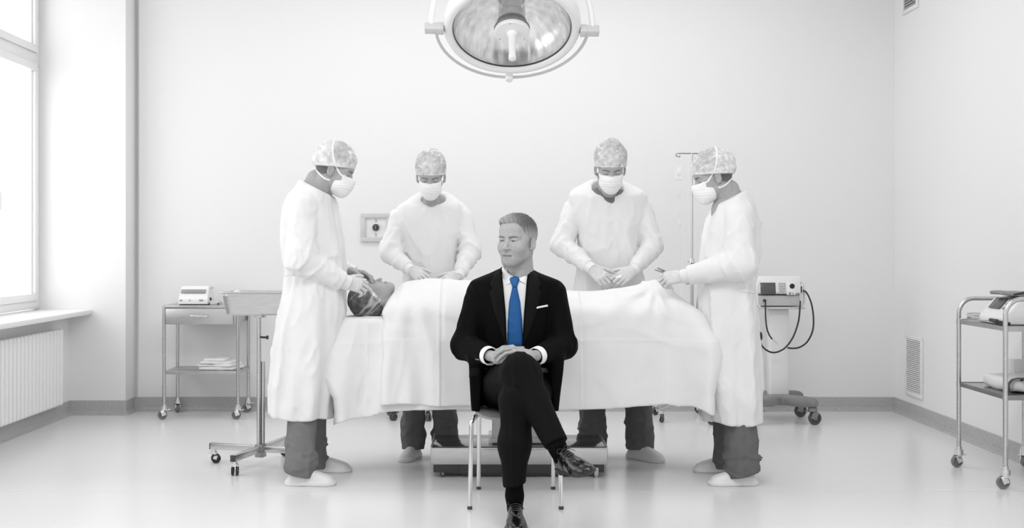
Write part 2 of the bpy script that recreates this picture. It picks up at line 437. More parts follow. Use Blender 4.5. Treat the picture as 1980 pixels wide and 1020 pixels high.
# wall panel
t = thing('wall_panel', 'square framed steel switch panel on the back wall left of the woman', 'panel', (-0.87, BW, 1.3))
Y = BW; p0 = W(698, 467, Y); p1 = W(757, 412.5, Y)
b = NB(); fw = 0.036
for (c, s) in ((((p0[0]+p1[0])/2, Y-0.012, p0[2]+fw/2), (p1[0]-p0[0], 0.024, fw)), (((p0[0]+p1[0])/2, Y-0.012, p1[2]-fw/2), (p1[0]-p0[0], 0.024, fw)),
               ((p0[0]+fw/2, Y-0.012, (p0[2]+p1[2])/2), (fw, 0.0236, p1[2]-p0[2]-2*fw+0.002)), ((p1[0]-fw/2, Y-0.012, (p0[2]+p1[2])/2), (fw, 0.0236, p1[2]-p0[2]-2*fw+0.002))): abox(b, c, s, bev=0.003)
bobj('frame', b, 'grey_plastic', t)
b = NB(); abox(b, ((p0[0]+p1[0])/2, Y-0.004, (p0[2]+p1[2])/2), (p1[0]-p0[0]-0.03, 0.008, p1[2]-p0[2]-0.03)); bobj('face_plate', b, 'white_plastic', t)
c = W(727, 439.5, Y)
b = NB(); lathe(b, [(0, 0.03), (0.018, 0.03), (0.022, 0.024), (0.027, 0.008), (0.027, 0.0)], Matrix.Translation((c[0], Y-0.008, c[2])) @ Matrix.Rotation(math.pi/2, 4, 'X'), 28); kn = bobj('knob', b, 'dark_plastic', t)
b = NB(); abox(b, (c[0], Y-0.040, c[2]), (0.006, 0.006, 0.03), bev=0.001); bobj('grip', b, 'mid_grey', kn)
for (x, y) in ((707, 421), (747, 421), (707, 458), (747, 458)):
    c = W(x, y, Y); b = NB(); cyl(b, (c[0], Y-0.013, c[2]), (c[0], Y-0.004, c[2]), 0.006, 10); bobj('screw', b, 'mid_grey', t)
def text(s, loc, size, m, parent, rot=(math.pi/2, 0, 0), name='lettering'):
    cu = bpy.data.curves.new(name, 'FONT'); cu.body = s; cu.size = size; cu.extrude = 0.0006; cu.align_x = 'CENTER'; cu.align_y = 'CENTER'
    o = bpy.data.objects.new(name, cu); COL.objects.link(o); o.rotation_euler = rot; o.location = loc
    dg = bpy.context.evaluated_depsgraph_get(); dg.update(); me = bpy.data.meshes.new_from_object(o.evaluated_get(dg)); me.transform(o.matrix_world if False else (Matrix.Translation(loc) @ Euler(rot).to_matrix().to_4x4()))
    bpy.data.objects.remove(o); return fin(name, me, m, parent)
for s, y in (('3', 426.5), ('2', 454)):
    c = W(727, y, Y); text(s, (c[0], Y-0.009, c[2]), 0.032, 'mid_grey', t)
# ------------------------------------------------------------ operating table
TZ = 0.873; TY = 6.38
def caster(parent, x, y, r, yaw=0, top=None, wm='wheel', fm='chrome', wid=0.022, twin=False):
    """swivel caster: fork part with a wheel sub-part; yaw turns the rolling direction"""
    top = top or r*2+0.03; R = Matrix.Rotation(math.radians(yaw), 3, 'Z'); T = Vector((x, y, 0)); off = 0.35*r
    def g(v): return T+R @ Vector(v)
    b = NB()
    cyl(b, g((0, 0, top-0.02)), g((0, 0, top)), r*0.5, 14)
    cyl(b, g((0, 0, r*2+0.004)), g((0, 0, top-0.015)), r*0.72, 16)
    for s in (-1, 1):
        abox(b, g((off*0.5, s*(wid*0.5+0.005), r*1.45)), (r*0.95, 0.004, r*1.25), R @ Matrix.Rotation(math.radians(22), 3, 'Y'), bev=0.0015)
    abox(b, g((0, 0, r*2+0.004)), (r*1.3, wid+0.014, 0.006), R, bev=0.002)
    cyl(b, g((off, -wid*0.5-0.009, r)), g((off, wid*0.5+0.009, r)), r*0.16, 10)
    abox(b, g((-r*0.85, 0, r*2.05)), (r*0.9, 0.018, 0.006), R @ Matrix.Rotation(math.radians(12), 3, 'Y'), bev=0.002)
    c = bobj('caster', b, fm, parent)
    for s in ((-0.5, 0.5) if twin else (0,)):
        b = NB(); hw = wid*0.5 if not twin else wid*0.32; o = s*wid*1.25
        M = Matrix.Translation(g((off, o, r))) @ R.to_4x4() @ Matrix.Rotation(math.pi/2, 4, 'X')
        lathe(b, [(0, hw*0.6), (r*0.30, hw*0.6), (r*0.36, hw*0.35), (r*0.62, hw*0.35), (r*0.72, hw*0.9), (r*0.92, hw), (r, hw*0.55), (r, -hw*0.55), (r*0.92, -hw), (r*0.72, -hw*0.9), (r*0.62, -hw*0.35), (r*0.36, -hw*0.35), (r*0.30, -hw*0.6), (0, -hw*0.6)], M, 24)
        bobj('wheel', b, wm, c)
t = thing('operating_table', 'operating table on a wide steel platform base under the white drape', 'table', (0.15, 6.4, 0))
y0, y1 = 6.19, 6.63; x0, x1 = -0.326, 0.640; cxb = (x0+x1)/2
b = NB(); abox(b, (cxb, (y0+y1)/2, 0.118), (x1-x0, y1-y0, 0.086), bev=0.006, seg=3); bobj('base_cover', b, 'brushed', t)
b = NB(); abox(b, (cxb, (y0+y1)/2+0.002, 0.164), (x1-x0-0.012, y1-y0-0.012, 0.006), bev=0.002)
bobj('base_top', b, 'platform', t)
b = NB(); abox(b, (cxb, y0+0.004, 0.163), (x1-x0-0.002, 0.008, 0.008), bev=0.002)
for x in (x0+0.004, x1-0.004): abox(b, (x, (y0+y1)/2, 0.167), (0.008, y1-y0, 0.012), bev=0.002)
bobj('base_rim', b, 'steel', t)
b = NB(); abox(b, (x0+0.085, y0+0.17, 0.052), (0.14, 0.28, 0.048), bev=0.003)
abox(b, (cxb, y0+0.2, 0.046), (x1-x0-0.10, 0.33, 0.052), bev=0.003); abox(b, (x1-0.055, y0+0.17, 0.052), (0.075, 0.28, 0.048), bev=0.003)
abox(b, (cxb, y0+0.2, 0.018), (0.62, 0.3, 0.03), bev=0.003)
bobj('underbox', b, 'dark_plastic', t)
for (x, y) in ((x0+0.06, y0+0.045), (x0+0.06, y1-0.06), (x1-0.065, y1-0.06)):
    caster(t, x, y, 0.014, 20, 0.055, 'wheel', 'steel_dark', 0.012)
b = NB(); lathe(b, [(0, 0), (0.012, 0.0), (0.015, 0.004), (0.015, 0.008), (0.008, 0.011), (0.012, 0.016), (0.014, 0.02), (0.014, 0.06), (0, 0.06)], Matrix.Translation((x1-0.062, y0+0.012, 0)), 18); bobj('levelling_foot', b, 'steel', t)
b = NB(); abox(b, (0.155, 6.44, 0.30), (0.29, 0.24, 0.26), bev=0.008); bobj('lower_column', b, 'grey_plastic', t)
b = NB(); abox(b, (0.155, 6.44, 0.56), (0.315, 0.265, 0.34), bev=0.01); bobj('upper_column', b, 'grey_plastic', t)
b = NB(); abox(b, (0.155, 6.44, 0.187), (0.33, 0.28, 0.03), bev=0.008); bobj('column_collar', b, 'clear', t)
b = NB(); abox(b, (0.12, TY, 0.765), (1.75, 0.40, 0.07), bev=0.01); bobj('table_frame', b, 'steel', t)
b = NB(); abox(b, (0.12, TY, 0.828), (1.80, 0.46, 0.055), bev=0.02, seg=3); bobj('mattress', b, 'black_plastic', t)

# lower sheet and patient drape
def shell(d, th, z, zcut): return smax(smax(d, -(d+th), 0.006), zcut-z, 0.004)
def pxX(px, Y): return (px-CX)*Y/F
def pxZ(py, Y): return CAMH-(py-CY)*Y/F
SY = 6.04
s_l = [(pxZ(y, SY), pxX(x, SY)) for x, y in ((660, 612), (650, 620), (640, 655), (629, 700), (622, 731), (630, 750), (643, 773), (645, 800), (643, 830), (643, 870))][::-1]
s_lz = [a for a, _ in s_l]; s_lx = [a for _, a in s_l]
def f_sheet(P):
    x, y, z = P.T
    xl = np.interp(z, s_lz, s_lx); xr = 1.02+0*z
    t = np.clip((TZ-z)/0.5, 0, 1)
    lw = smoothstep(-0.62, -0.86, x)                       # strength of the left corner flare
    yf = 6.125-0.03*t-0.07*lw*np.sin(np.clip(t, 0, 1)*math.pi*0.75); yb = 6.645+0.03*t
    yf = yf-0.012*t*np.sin(x*31+1.3*np.sin(z*5))*smoothstep(-0.5, -0.62, x)-0.006*t*np.sin(x*19+z*3)
    xl = xl+0.012*t*np.sin(y*24+z*4)
    cx, hx, cy, hy = (xl+xr)/2, (xr-xl)/2, (yf+yb)/2, (yb-yf)/2; r = 0.05
    qx = np.abs(x-cx)-(hx-r); qy = np.abs(y-cy)-(hy-r)
    d = np.hypot(np.maximum(qx, 0), np.maximum(qy, 0))+np.minimum(np.maximum(qx, qy), 0)-r
    d = smax(d, z-TZ, 0.03)
    hem = np.interp(pxs(x, 6.04), [600, 640, 645, 660, 680, 712, 737, 800, 905, 1100, 1340], [pxZ(v, 6.06) for v in (800, 828, 822, 816, 811, 808, 799, 795, 793, 791, 770)])
    d = d+0.0012*nz(P, 30, 5)
    # fold lines
    gx = pxs(x, 6.09)
    d = d-0.0035*np.exp(-((gx-710)/1.6)**2)*(y < 6.3)*(z < 0.85)-0.003*np.exp(-((z-pxZ(664, 6.09))/0.004)**2)*(y < 6.3)-0.006*ridge(P*V(1, 1, 0.4), 13, 26)**2
    return shell(d, 0.022, z, hem)
def pxs(x, Y): return x*F/Y+CX
t = thing('table_sheet', 'white sheet over the head end of the operating table, hanging at the left corner', 'sheet', (-0.85, 6.4, 0.3))
sobj('cloth', f_sheet, (-1.02, 5.9, 0.24), (1.08, 6.74, 0.91), 0.0075, 'drape', t)
d_top = [(737, 612), (742, 590), (747, 577), (761, 566), (780, 550), (800, 542), (830, 537.5), (900, 541), (1000, 552), (1090, 562), (1120, 562.5), (1165, 562), (1200, 556), (1240, 546), (1268, 541), (1280, 544), (1300, 559), (1345, 596), (1362, 613), (1400, 625)]
d_tx = [pxX(a, 6.36) for a, _ in d_top]; d_tz = [pxZ(c, 6.36) for _, c in d_top]
rr = [(541, 1300), (597, 1352), (620, 1364), (650, 1378), (685, 1389), (705, 1386), (730, 1379), (760, 1370), (797, 1369), (830, 1366)]
d_rz = [pxZ(a, 6.1) for a, _ in rr][::-1]; d_rx = [pxX(c, 6.1) for _, c in rr][::-1]
ll = [(530, 752), (560, 752), (585, 744), (605, 740), (650, 736), (690, 740), (720, 737), (783, 736), (830, 736)]
d_lz = [pxZ(a, 6.08) for a, _ in ll][::-1]; d_lx = [pxX(c, 6.08) for _, c in ll][::-1]
hh = [(600, 782), (736, 783), (790, 781), (830, 785), (905, 784), (1000, 792), (1090, 792.5), (1180, 790), (1230, 786), (1262, 784), (1288, 781), (1310, 785), (1335, 782), (1352, 788), (1370, 798), (1400, 800)]
def f_drape(P):
    x, y, z = P.T; gx = pxs(x, 6.07)
    xl = np.interp(z, d_lz, d_lx); xr = np.interp(z, d_rz, d_rx)
    t = np.clip((0.98-z)/0.55, 0, 1)
    knee = np.exp(-((gx-1268)/85)**2); end = smoothstep(1290, 1375, gx)
    yf = 6.10-0.035*t-0.115*end*smoothstep(0.05, 0.45, t)
    yf = yf-0.015*t*(np.sin(x*12+1.0+1.5*z)*0.5+0.5*np.sin(x*27+3*z))*(0.4+1.4*end)-0.012*np.exp(-((gx-800)/60)**2)*t*np.sin(x*40)
    yb = 6.66+0.03*t+0.008*t*np.sin(x*17)
    cy, hy = (yf+yb)/2, (yb-yf)/2
    cx, hx = (xl+xr)/2, (xr-xl)/2; r = 0.09-0.05*(gx < 800)
    xr_ = xr+0.018+0.012*t*np.sin(y*25)*smoothstep(6.1, 6.2, y)
    qx = np.maximum(x-xr_, xl-x)+r; qy = np.abs(y-cy)-(hy-r)
    d = np.hypot(np.maximum(qx, 0), np.maximum(qy, 0))+np.minimum(np.maximum(qx, qy), 0)-r
    zt = np.interp(x, d_tx, d_tz); u = np.clip(np.abs(y-6.37)/0.29, 0, 1.2)
    kshape = u**1.25*knee+u**2.2*(1-knee)
    zz = zt-(np.maximum(zt-0.905, 0.01))*kshape
    # tension folds running out from the knees and over the trunk
    a = np.arctan2(z-1.05, (x-pxX(1268, 6.3))); rad = np.hypot(z-1.05, x-pxX(1268, 6.3))
    fan = np.exp(-(rad/0.30)**2)*smoothstep(0.03, 0.10, rad)
    top = (z-zz)*0.85
    d = smax(d, top, 0.035)
    d = d-0.009*fan*np.sin(a*9+2)-0.0065*ridge(P*np.array([1, 1, 1.6]), 7, 21)*smoothstep(0.5, 0.9, z)+0.001*nz(P, 26, 8)
    # folds from the chest down to the hem (left part)
    a2 = np.arctan2(z-1.12, x-pxX(795, 6.1)); r2 = np.hypot(z-1.12, x-pxX(795, 6.1))
    d = d-0.011*np.exp(-((gx-800)/80)**2)*smoothstep(0.12, 0.3, r2)*np.sin(a2*13)
    for c in (849, 1123):
        d = d-0.006*np.exp(-((gx-c+0.5*np.sin(z*9))/2.0)**2)*(y < 6.33)+0.003*np.exp(-((gx-c-4)/3.0)**2)*(y < 6.33)
    d = d-0.0035*np.exp(-((z-pxZ(658, 6.07))/0.004)**2)*(y < 6.3)-0.004*ridge(P*V(1, 1, 0.5), 11, 25)**2
    hem = np.interp(gx, [a for a, _ in hh], [pxZ(c, 6.07) for _, c in hh])
    return shell(d, 0.022, z, hem)
t = thing('surgical_drape', 'large white surgical drape covering the patient, peaked over the knees', 'drape', (0.1, 6.37, 0.4))
sobj('cloth', f_drape, (-0.66, 5.86, 0.34), (1.30, 6.76, 1.14), 0.0072, 'drape', t)

# ------------------------------------------------------------ chair
t = thing('chair', 'stacking chair with grey seat and chrome legs under the man in the suit', 'chair', (0.1, 5.7, 0))
lf = [W(910, 980, 5.47), W(1083.5, 980, 5.47)]; lb = [W(925.5, 945, 5.92), W(1069.5, 945, 5.92)]
zs = 0.458
for i, p in enumerate(lf):
    s = 1 if i == 0 else -1; b = NB()
    pts = spline([(p[0]-0.004*s, 5.47, 0.012), (p[0], 5.475, 0.20), (p[0]+0.003*s, 5.485, 0.38), (p[0]+0.010*s, 5.50, 0.425), (p[0]+0.035*s, 5.54, zs-0.014), (p[0]+0.05*s, 5.62, zs-0.012)], 6)
    atube(b, pts, 0.0112, 14); l = bobj('leg', b, 'chrome', t); b = NB(); cyl(b, (p[0]-0.004*s, 5.47, 0.0), (p[0]-0.004*s, 5.47, 0.016), 0.0122, 14); bobj('foot_cap', b, 'rubber', l)
for i, p in enumerate(lb):
    s = 1 if i == 0 else -1; b = NB()
    atube(b, spline([(p[0], 5.92, 0.012), (p[0]+0.002*s, 5.89, 0.25), (p[0]+0.004*s, 5.86, 0.43), (p[0]+0.02*s, 5.82, zs-0.014)], 6), 0.0112, 14); l = bobj('leg', b, 'chrome', t)
    b = NB(); cyl(b, (p[0], 5.92, 0), (p[0], 5.92, 0.016), 0.0122, 14); bobj('foot_cap', b, 'rubber', l)
    b = NB(); atube(b, spline([(p[0]+0.02*s, 5.80, zs-0.01), (p[0]+0.02*s, 5.90, zs+0.01), (p[0]+0.02*s, 5.93, zs+0.12), (p[0]+0.025*s, 5.95, 0.80)], 6), 0.010, 12); bobj('back_support', b, 'chrome', t)
def f_seat(P):
    x, y, z = P.T; q = P.copy(); cxs = 0.115; u = (x-cxs)/0.205; v = (y-5.68)/0.225
    zc = zs+0.018*np.abs(u)**3-0.022*smoothstep(0.5, 1.15, -v)-0.008
    d = (np.abs(u)**4.5+np.abs(v)**4.5)**(1/4.5)-1
    d = d*0.2; return smax(d, np.abs(z-zc)-0.0065, 0.008)
cs = (lf[0][0]+lf[1][0])/2
v, q = nets(lambda P: f_seat(P-V(cs-0.115, 0, 0)), (cs-0.24, 5.42, 0.41), (cs+0.24, 5.94, 0.50), 0.005); fin('seat', mesh_np('seat', v, q), 'seat', t, True)
v, q = nets(lambda P: smax(box_(P, (cs, 5.955, 0.74), (0.15, 0.4, 0.07), 0.05), np.abs(P[:, 1]-5.935-0.3*(P[:, 0]-cs)**2*-1-0.01)-0.006, 0.006), (cs-0.2, 5.88, 0.64), (cs+0.2, 6.0, 0.84), 0.006); fin('backrest', mesh_np('backrest', v, q), 'seat', t, True)

# ------------------------------------------------------------ surgical lamp
LY = 6.0; LC = W(990, 57, LY)
t = thing('surgical_lamp', 'large round white operating lamp with mirrored bowl hanging overhead', 'lamp', tuple(LC))
Nn = nrm(V(0, -math.cos(math.radians(60.3)), -math.sin(math.radians(60.3))))
LX = V(math.cos(math.radians(2.8)), 0, -math.sin(math.radians(2.8))); LX = nrm(LX-Nn*(LX@Nn)); LYv = np.cross(Nn, LX)
LM = Matrix(((LX[0], LYv[0], Nn[0], LC[0]), (LX[1], LYv[1], Nn[1], LC[1]), (LX[2], LYv[2], Nn[2], LC[2]), (0, 0, 0, 1)))
b = NB(); lathe(b, [(0.314, 0.0), (0.318, 0.014), (0.335, 0.020), (0.352, 0.014), (0.363, -0.01), (0.362, -0.06), (0.345, -0.12), (0.31, -0.18), (0.25, -0.235), (0.17, -0.27), (0, -0.285)], LM, 96); bobj('housing', b, 'white_plastic', t, angle=50)
b = NB(); lathe(b, [(0.3145, 0.0), (0.3150, -0.003), (0.312, -0.008), (0.309, -0.008), (0.3115, 0.0)], LM, 96, close=True); bobj('gasket', b, 'dark_plastic', t)
b = NB(); prof = [(0.309, -0.008)]+[(0.309*math.cos(a), -0.01-0.20*math.sin(a)) for a in np.linspace(0.06, 1.35, 22)]
lathe(b, prof, LM, 120)
for v in b.verts:
    l = LM.inverted() @ v.co; a = math.atan2(l.y, l.x); r = math.hypot(l.x, l.y); k = 1-0.010*abs(math.sin(a*15))*(1 if r < 0.305 else 0); l.x *= k; l.y *= k; v.co = LM @ l
bobj('reflector_bowl', b, 'reflector', t, angle=25)
b = NB(); lathe(b, [(0, 0.028), (0.088, 0.028), (0.093, 0.024), (0.094, 0.010), (0.092, 0.006), (0, 0.006)], LM, 64); cp = bobj('centre_cap', b, 'white_plastic', t)
b = NB(); lathe(b, [(0.03, 0.028), (0.028, 0.036), (0.021, 0.045), (0.0185, 0.16), (0.0205, 0.185), (0.020, 0.197), (0.012, 0.202), (0, 0.202)], LM, 32); bobj('handle', b, 'white_plastic', t)
b = NB(); lathe(b, [(0, 0.004), (0.094, 0.004), (0.095, -0.008), (0.088, -0.018), (0.082, -0.03), (0.08, -0.045), (0.0, -0.045)], LM, 64); bobj('dark_collar', b, 'mid_grey', t)
b = NB(); lathe(b, [(0.072, -0.045), (0.072, -0.19), (0.069, -0.19), (0.069, -0.045)], LM, 64, close=True); bobj('glass_sleeve', b, 'clear', t)
b = NB(); lathe(b, [(0, -0.05), (0.045, -0.05), (0.05, -0.07), (0.05, -0.12), (0.058, -0.12), (0.058, -0.13), (0.05, -0.13), (0.05, -0.17), (0.06, -0.2), (0, -0.2)], LM, 40); bobj('bulb_holder', b, 'steel', t)
for a in (100, 215, 330):
    a = math.radians(a+LM.to_euler().z*0); b = NB(); lathe(b, [(0, 0.0295), (0.0025, 0.0295), (0.0025, 0.027), (0, 0.027)], LM @ Matrix.Translation((0.078*math.cos(a), 0.078*math.sin(a), 0)), 10); bobj('screw', b, 'black_plastic', cp)
def lp(a, r, z): return LM @ Vector((r*math.cos(a), r*math.sin(a), z))
# outer handle rail: lower half ring
sgn = 1 if (LM @ Vector((0, 1, 0))-LM.translation).z < 0 else -1
b = NB(); atube(b, [lp(sgn*a, 0.402, 0.0) for a in np.linspace(0.02, math.pi-0.02, 60)], 0.0085, 12); bobj('handle_rail', b, 'grey_plastic', t)
b = NB(); M = LM @ Matrix.Translation((0, sgn*0.395, 0)); lathe(b, [(0, 0.03), (0.019, 0.028), (0.022, 0.022), (0.022, -0.012), (0, -0.014)], M, 24); abox(b, lp(sgn*math.pi/2, 0.378, -0.005), (0.04, 0.05, 0.03), LM.to_3x3(), 0.005); bobj('rail_knob', b, 'white_plastic', t)
for s in (-1, 1):
    b = NB(); abox(b, LM @ Vector((s*0.41, 0, 0.0)), (0.10, 0.045, 0.045), LM.to_3x3(), 0.004); abox(b, LM @ Vector((s*0.377, 0, 0.0)), (0.035, 0.05, 0.05), LM.to_3x3(), 0.004); bobj('pivot_bracket', b, 'grey_plastic', t)
b = NB(); yk = []
cL, cR = LM @ Vector((-0.425, 0, 0)), LM @ Vector((0.425, 0, 0)); mid = (cL+cR)/2; ux = (cR-cL)/2
for a in np.linspace(math.pi, 0, 40): yk.append(mid+ux*(math.copysign(abs(math.cos(a))**0.8, math.cos(a)))+Vector((0, 0.03, 0.43))*math.sin(a)**0.9)
atube(b, yk, 0.0155, 14); bobj('yoke', b, 'white_plastic', t)
b = NB(); topp = mid+Vector((0, 0.03, 0.43)); cyl(b, topp, (topp.x, topp.y, CH-0.03), 0.028, 20); bobj('suspension_tube', b, 'white_plastic', t)
b = NB(); lathe(b, [(0, -0.09), (0.05, -0.09), (0.09, -0.02), (0.1, 0), (0, 0)], Matrix.Translation((topp.x, topp.y, CH)), 32); bobj('ceiling_canopy', b, 'white_plastic', t)

# ------------------------------------------------------------ left trolley
t = thing('instrument_trolley', 'steel instrument trolley with a drawer against the back wall, behind the basin stand', 'trolley', (-2.11, 8.5, 0))
X0, X1, Y0, Y1 = -2.385, -1.845, 8.32, 8.69
for (x, y, yw) in ((X0, Y0, 200), (X1, Y0, 185), (X0, Y1-0.01, 120), (X1, Y1-0.01, 210)):
    b = NB(); cyl(b, (x, y, 0.105), (x, y, 0.835), 0.0125, 16); bobj('post', b, 'steel', t); caster(t, x, y, 0.034, yw, 0.11, 'wheel_grey', 'chrome')
b = NB(); abox(b, ((X0+X1)/2, (Y0+Y1)/2, 0.822), (X1-X0+0.02, Y1-Y0+0.02, 0.022), bev=0.004); bobj('top', b, 'shelf_steel', t)
b = NB(); abox(b, ((X0+X1)/2, (Y0+Y1)/2+0.008, 0.754), (X1-X0-0.015, Y1-Y0-0.02, 0.112), bev=0.004); bobj('drawer_box', b, 'shelf_steel', t)
b = NB(); abox(b, ((X0+X1)/2-0.01, Y0-0.004, 0.752), (X1-X0-0.045, 0.014, 0.116), bev=0.004); dr = bobj('drawer', b, 'brushed', t)
h0 = pxX(371, 8.32); h1 = pxX(403, 8.32)
b = NB(); atube(b, spline([(h0, Y0-0.011, 0.755), (h0+0.01, Y0-0.033, 0.756), (h1-0.01, Y0-0.033, 0.754), (h1, Y0-0.011, 0.753)], 6), 0.0055, 10); bobj('handle', b, 'chrome', dr)
b = NB(); abox(b, ((X0+X1)/2, (Y0+Y1)/2, 0.345), (X1-X0+0.01, Y1-Y0+0.01, 0.014), bev=0.003); abox(b, ((X0+X1)/2, Y0, 0.34), (X1-X0, 0.008, 0.022)); abox(b, (X1, (Y0+Y1)/2, 0.34), (0.008, Y1-Y0, 0.022)); bobj('lower_shelf', b, 'shelf_steel', t)
def at(px, py, Y): p = W(px, py, Y); return float(p[0]), float(p[1]), float(p[2])
# device on it
t = thing('desktop_monitor', 'small white bench device with a grey display strip on the steel trolley', 'device', (-2.2, 8.5, 0.833))
xa, xb = pxX(347, 8.4), pxX(404, 8.4); zt = pxZ(553, 8.45)
b = NB(); vs = [(xa, 8.36, 0.84), (xb, 8.36, 0.84), (xb, 8.36, 0.875), (xa, 8.36, 0.875), (xa+0.008, 8.43, zt), (xb-0.006, 8.43, zt), (xa+0.008, 8.56, zt), (xb-0.006, 8.56, zt), (xa, 8.56, 0.84), (xb, 8.56, 0.84)]
v = [b.verts.new(p) for p in vs]
for f in ((0, 1, 2, 3), (3, 2, 5, 4), (4, 5, 7, 6), (6, 7, 9, 8), (8, 9, 1, 0), (0, 3, 4, 6, 8), (1, 9, 7, 5, 2)): b.faces.new([v[i] for i in f])
bmesh.ops.bevel(b, geom=list(b.edges), offset=0.004, segments=2, affect='EDGES'); hs = bobj('case', b, 'white_plastic', t)
sl = Matrix.Rotation(-math.atan2(0.07, zt-0.875), 3, 'X')
b = NB(); abox(b, ((xa+xb)/2-0.004, 8.394, (0.875+zt)/2+0.012), (xb-xa-0.035, 0.006, 0.030), sl, 0.002); bobj('display', b, 'screen_grey', t)
for px, w_ in ((350, 0.014), (367, 0.006), (389, 0.03)):
    b = NB(); abox(b, (pxX(px, 8.36), 8.358, 0.868), (w_, 0.006, 0.008), bev=0.001); bobj('button', b, 'mid_grey', t)
for x in (xa+0.02, xb-0.02):
    b = NB(); abox(b, (x, 8.40, 0.8365), (0.03, 0.04, 0.008), bev=0.002); abox(b, (x, 8.52, 0.8365), (0.03, 0.04, 0.008), bev=0.002); bobj('foot', b, 'rubber', t)
t = thing('white_unit', 'tall narrow white box behind the bench device on the steel trolley', 'device', (-2.06, 8.56, 0.833))
b = NB(); abox(b, (pxX(405, 8.5), 8.50, 0.833+0.065), (0.032, 0.12, 0.13), bev=0.005); bobj('case', b, 'grey_plastic', t)
b = NB(); xk = pxX(406, 8.43); lathe(b, [(0, 0.012), (0.010, 0.012), (0.012, 0), (0, 0)], Matrix.Translation((xk, 8.44, 0.875)) @ Matrix.Rotation(math.pi/2, 4, 'X'), 16); bobj('knob', b, 'black_plastic', t)
t = thing('low_tray', 'low pale tray holding small clips on the steel trolley beside the basin', 'tray', (-2.0, 8.45, 0.833))
b = NB(); abox(b, (pxX(417.5, 8.45), 8.45, 0.846), (0.055, 0.14, 0.024), bev=0.004); bobj('tray_body', b, 'grey_plastic', t)
b = NB(); abox(b, (pxX(422, 8.37), 8.372, 0.841), (0.012, 0.012, 0.012), bev=0.002); bobj('latch', b, 'black_plastic', t)
t = thing('towel_stack', 'folded white towels on the lower shelf of the steel trolley', 'towels', (-2.0, 8.5, 0.352))
rg = random.Random(4)
for i, (w_, dz) in enumerate(((0.27, 0.0), (0.26, 0.022), (0.235, 0.043), (0.17, 0.062))):
    yw = rg.uniform(-8, 8)
    sobj('towel', lambda P, w_=w_, i=i: box_(P-np.stack([0.012*np.sin(P[:, 1]*20+i), 0*P[:, 0], 0*P[:, 0]], 1), (0, 0, 0.0115), (w_/2, 0.10, 0.0115), 0.010)+0.0025*nz(P, 30, 40+i), (-0.18, -0.14, -0.01), (0.18, 0.14, 0.035), 0.006, 'drape', t, R=Rz(yw), t=V(pxX(427, 8.45)-0.01*i, 8.47, 0.353+dz))

# ------------------------------------------------------------ basin stand
BX, BY = pxX(504, 6.56), 6.56
t = thing('basin_stand', 'steel basin on a four-armed wheeled stand beside the left surgeon', 'basin', (BX, BY, 0))
b = NB(); cyl(b, (BX-0.010, BY, 0.05), (BX-0.010, BY, 0.875), 0.013, 18); cyl(b, (BX+0.012, BY+0.01, 0.05), (BX+0.012, BY+0.01, 0.60), 0.011, 18); bobj('pole', b, 'steel', t)
b = NB(); cyl(b, (BX-0.004, BY, 0.855), (BX-0.004, BY, 0.872), 0.035, 24); abox(b, (BX, BY, 0.868), (0.2, 0.03, 0.006)); bobj('mount', b, 'steel', t)
b = NB(); cyl(b, (BX, BY, 0.74), (BX+0.04, BY-0.02, 0.74), 0.006, 12); lathe(b, [(0, 0.014), (0.011, 0.012), (0.012, 0.002), (0, 0)], Matrix.Translation((BX+0.036, BY-0.018, 0.74)) @ Matrix.Rotation(math.pi/2, 4, 'Y'), 14); bobj('locking_knob', b, 'black_plastic', t)
b = NB(); abox(b, (BX, BY, 0.088), (0.05, 0.05, 0.075), Matrix.Rotation(math.radians(-16), 3, 'Z'), 0.004); bobj('hub', b, 'steel_dark', t)
for k, a in enumerate((163.7, 253.7, 343.7, 73.7)):
    A = math.radians(a); dx, dy = math.cos(A), math.sin(A)
    b = NB(); abox(b, (BX+dx*0.165, BY+dy*0.165, 0.098), (0.31, 0.03, 0.036), Matrix.Rotation(A, 3, 'Z'), 0.003); arm = bobj('arm', b, 'steel', t)
    b = NB(); abox(b, (BX+dx*0.322, BY+dy*0.322, 0.098), (0.006, 0.031, 0.037), Matrix.Rotation(A, 3, 'Z'), 0.002); bobj('end_cap', b, 'dark_plastic', arm)
    caster(t, BX+dx*0.30, BY+dy*0.30, 0.027, a*0+([20, 95, 0, 40][k]), 0.085, 'black_plastic' if k else 'black_plastic', 'chrome', 0.02, True)
bx0, bx1 = pxX(426, 6.43), pxX(426, 6.43)+0.475; bzc = 0.94
def f_basin(P):
    x, y, z = P.T; cx = (bx0+bx1)/2+0.0; k = np.clip((z-0.872)/0.13, 0, 1)
    hx = 0.212+0.022*k; hy = 0.125+0.02*k; r = 0.045
    def bx(gx, gy):
        qx = np.abs(x-cx)-(gx-r); qy = np.abs(y-BY)-(gy-r)
        return np.hypot(np.maximum(qx, 0), np.maximum(qy, 0))+np.minimum(np.maximum(qx, qy), 0)-r
    o = smax(bx(hx, hy), np.maximum(z-1.002, 0.872-z), 0.02); i = smax(bx(hx-0.009, hy-0.009), 0.882-z, 0.02)
    d = np.maximum(o, -i); rim = np.maximum(np.maximum(bx(hx+0.012, hy+0.012), -bx(hx-0.006, hy-0.006)), np.abs(z-1.001)-0.0042)
    return np.minimum(d, rim)
sobj('basin_bowl', f_basin, (bx0-0.05, BY-0.22, 0.86), (bx1+0.05, BY+0.22, 1.015), 0.0042, 'steel', t)

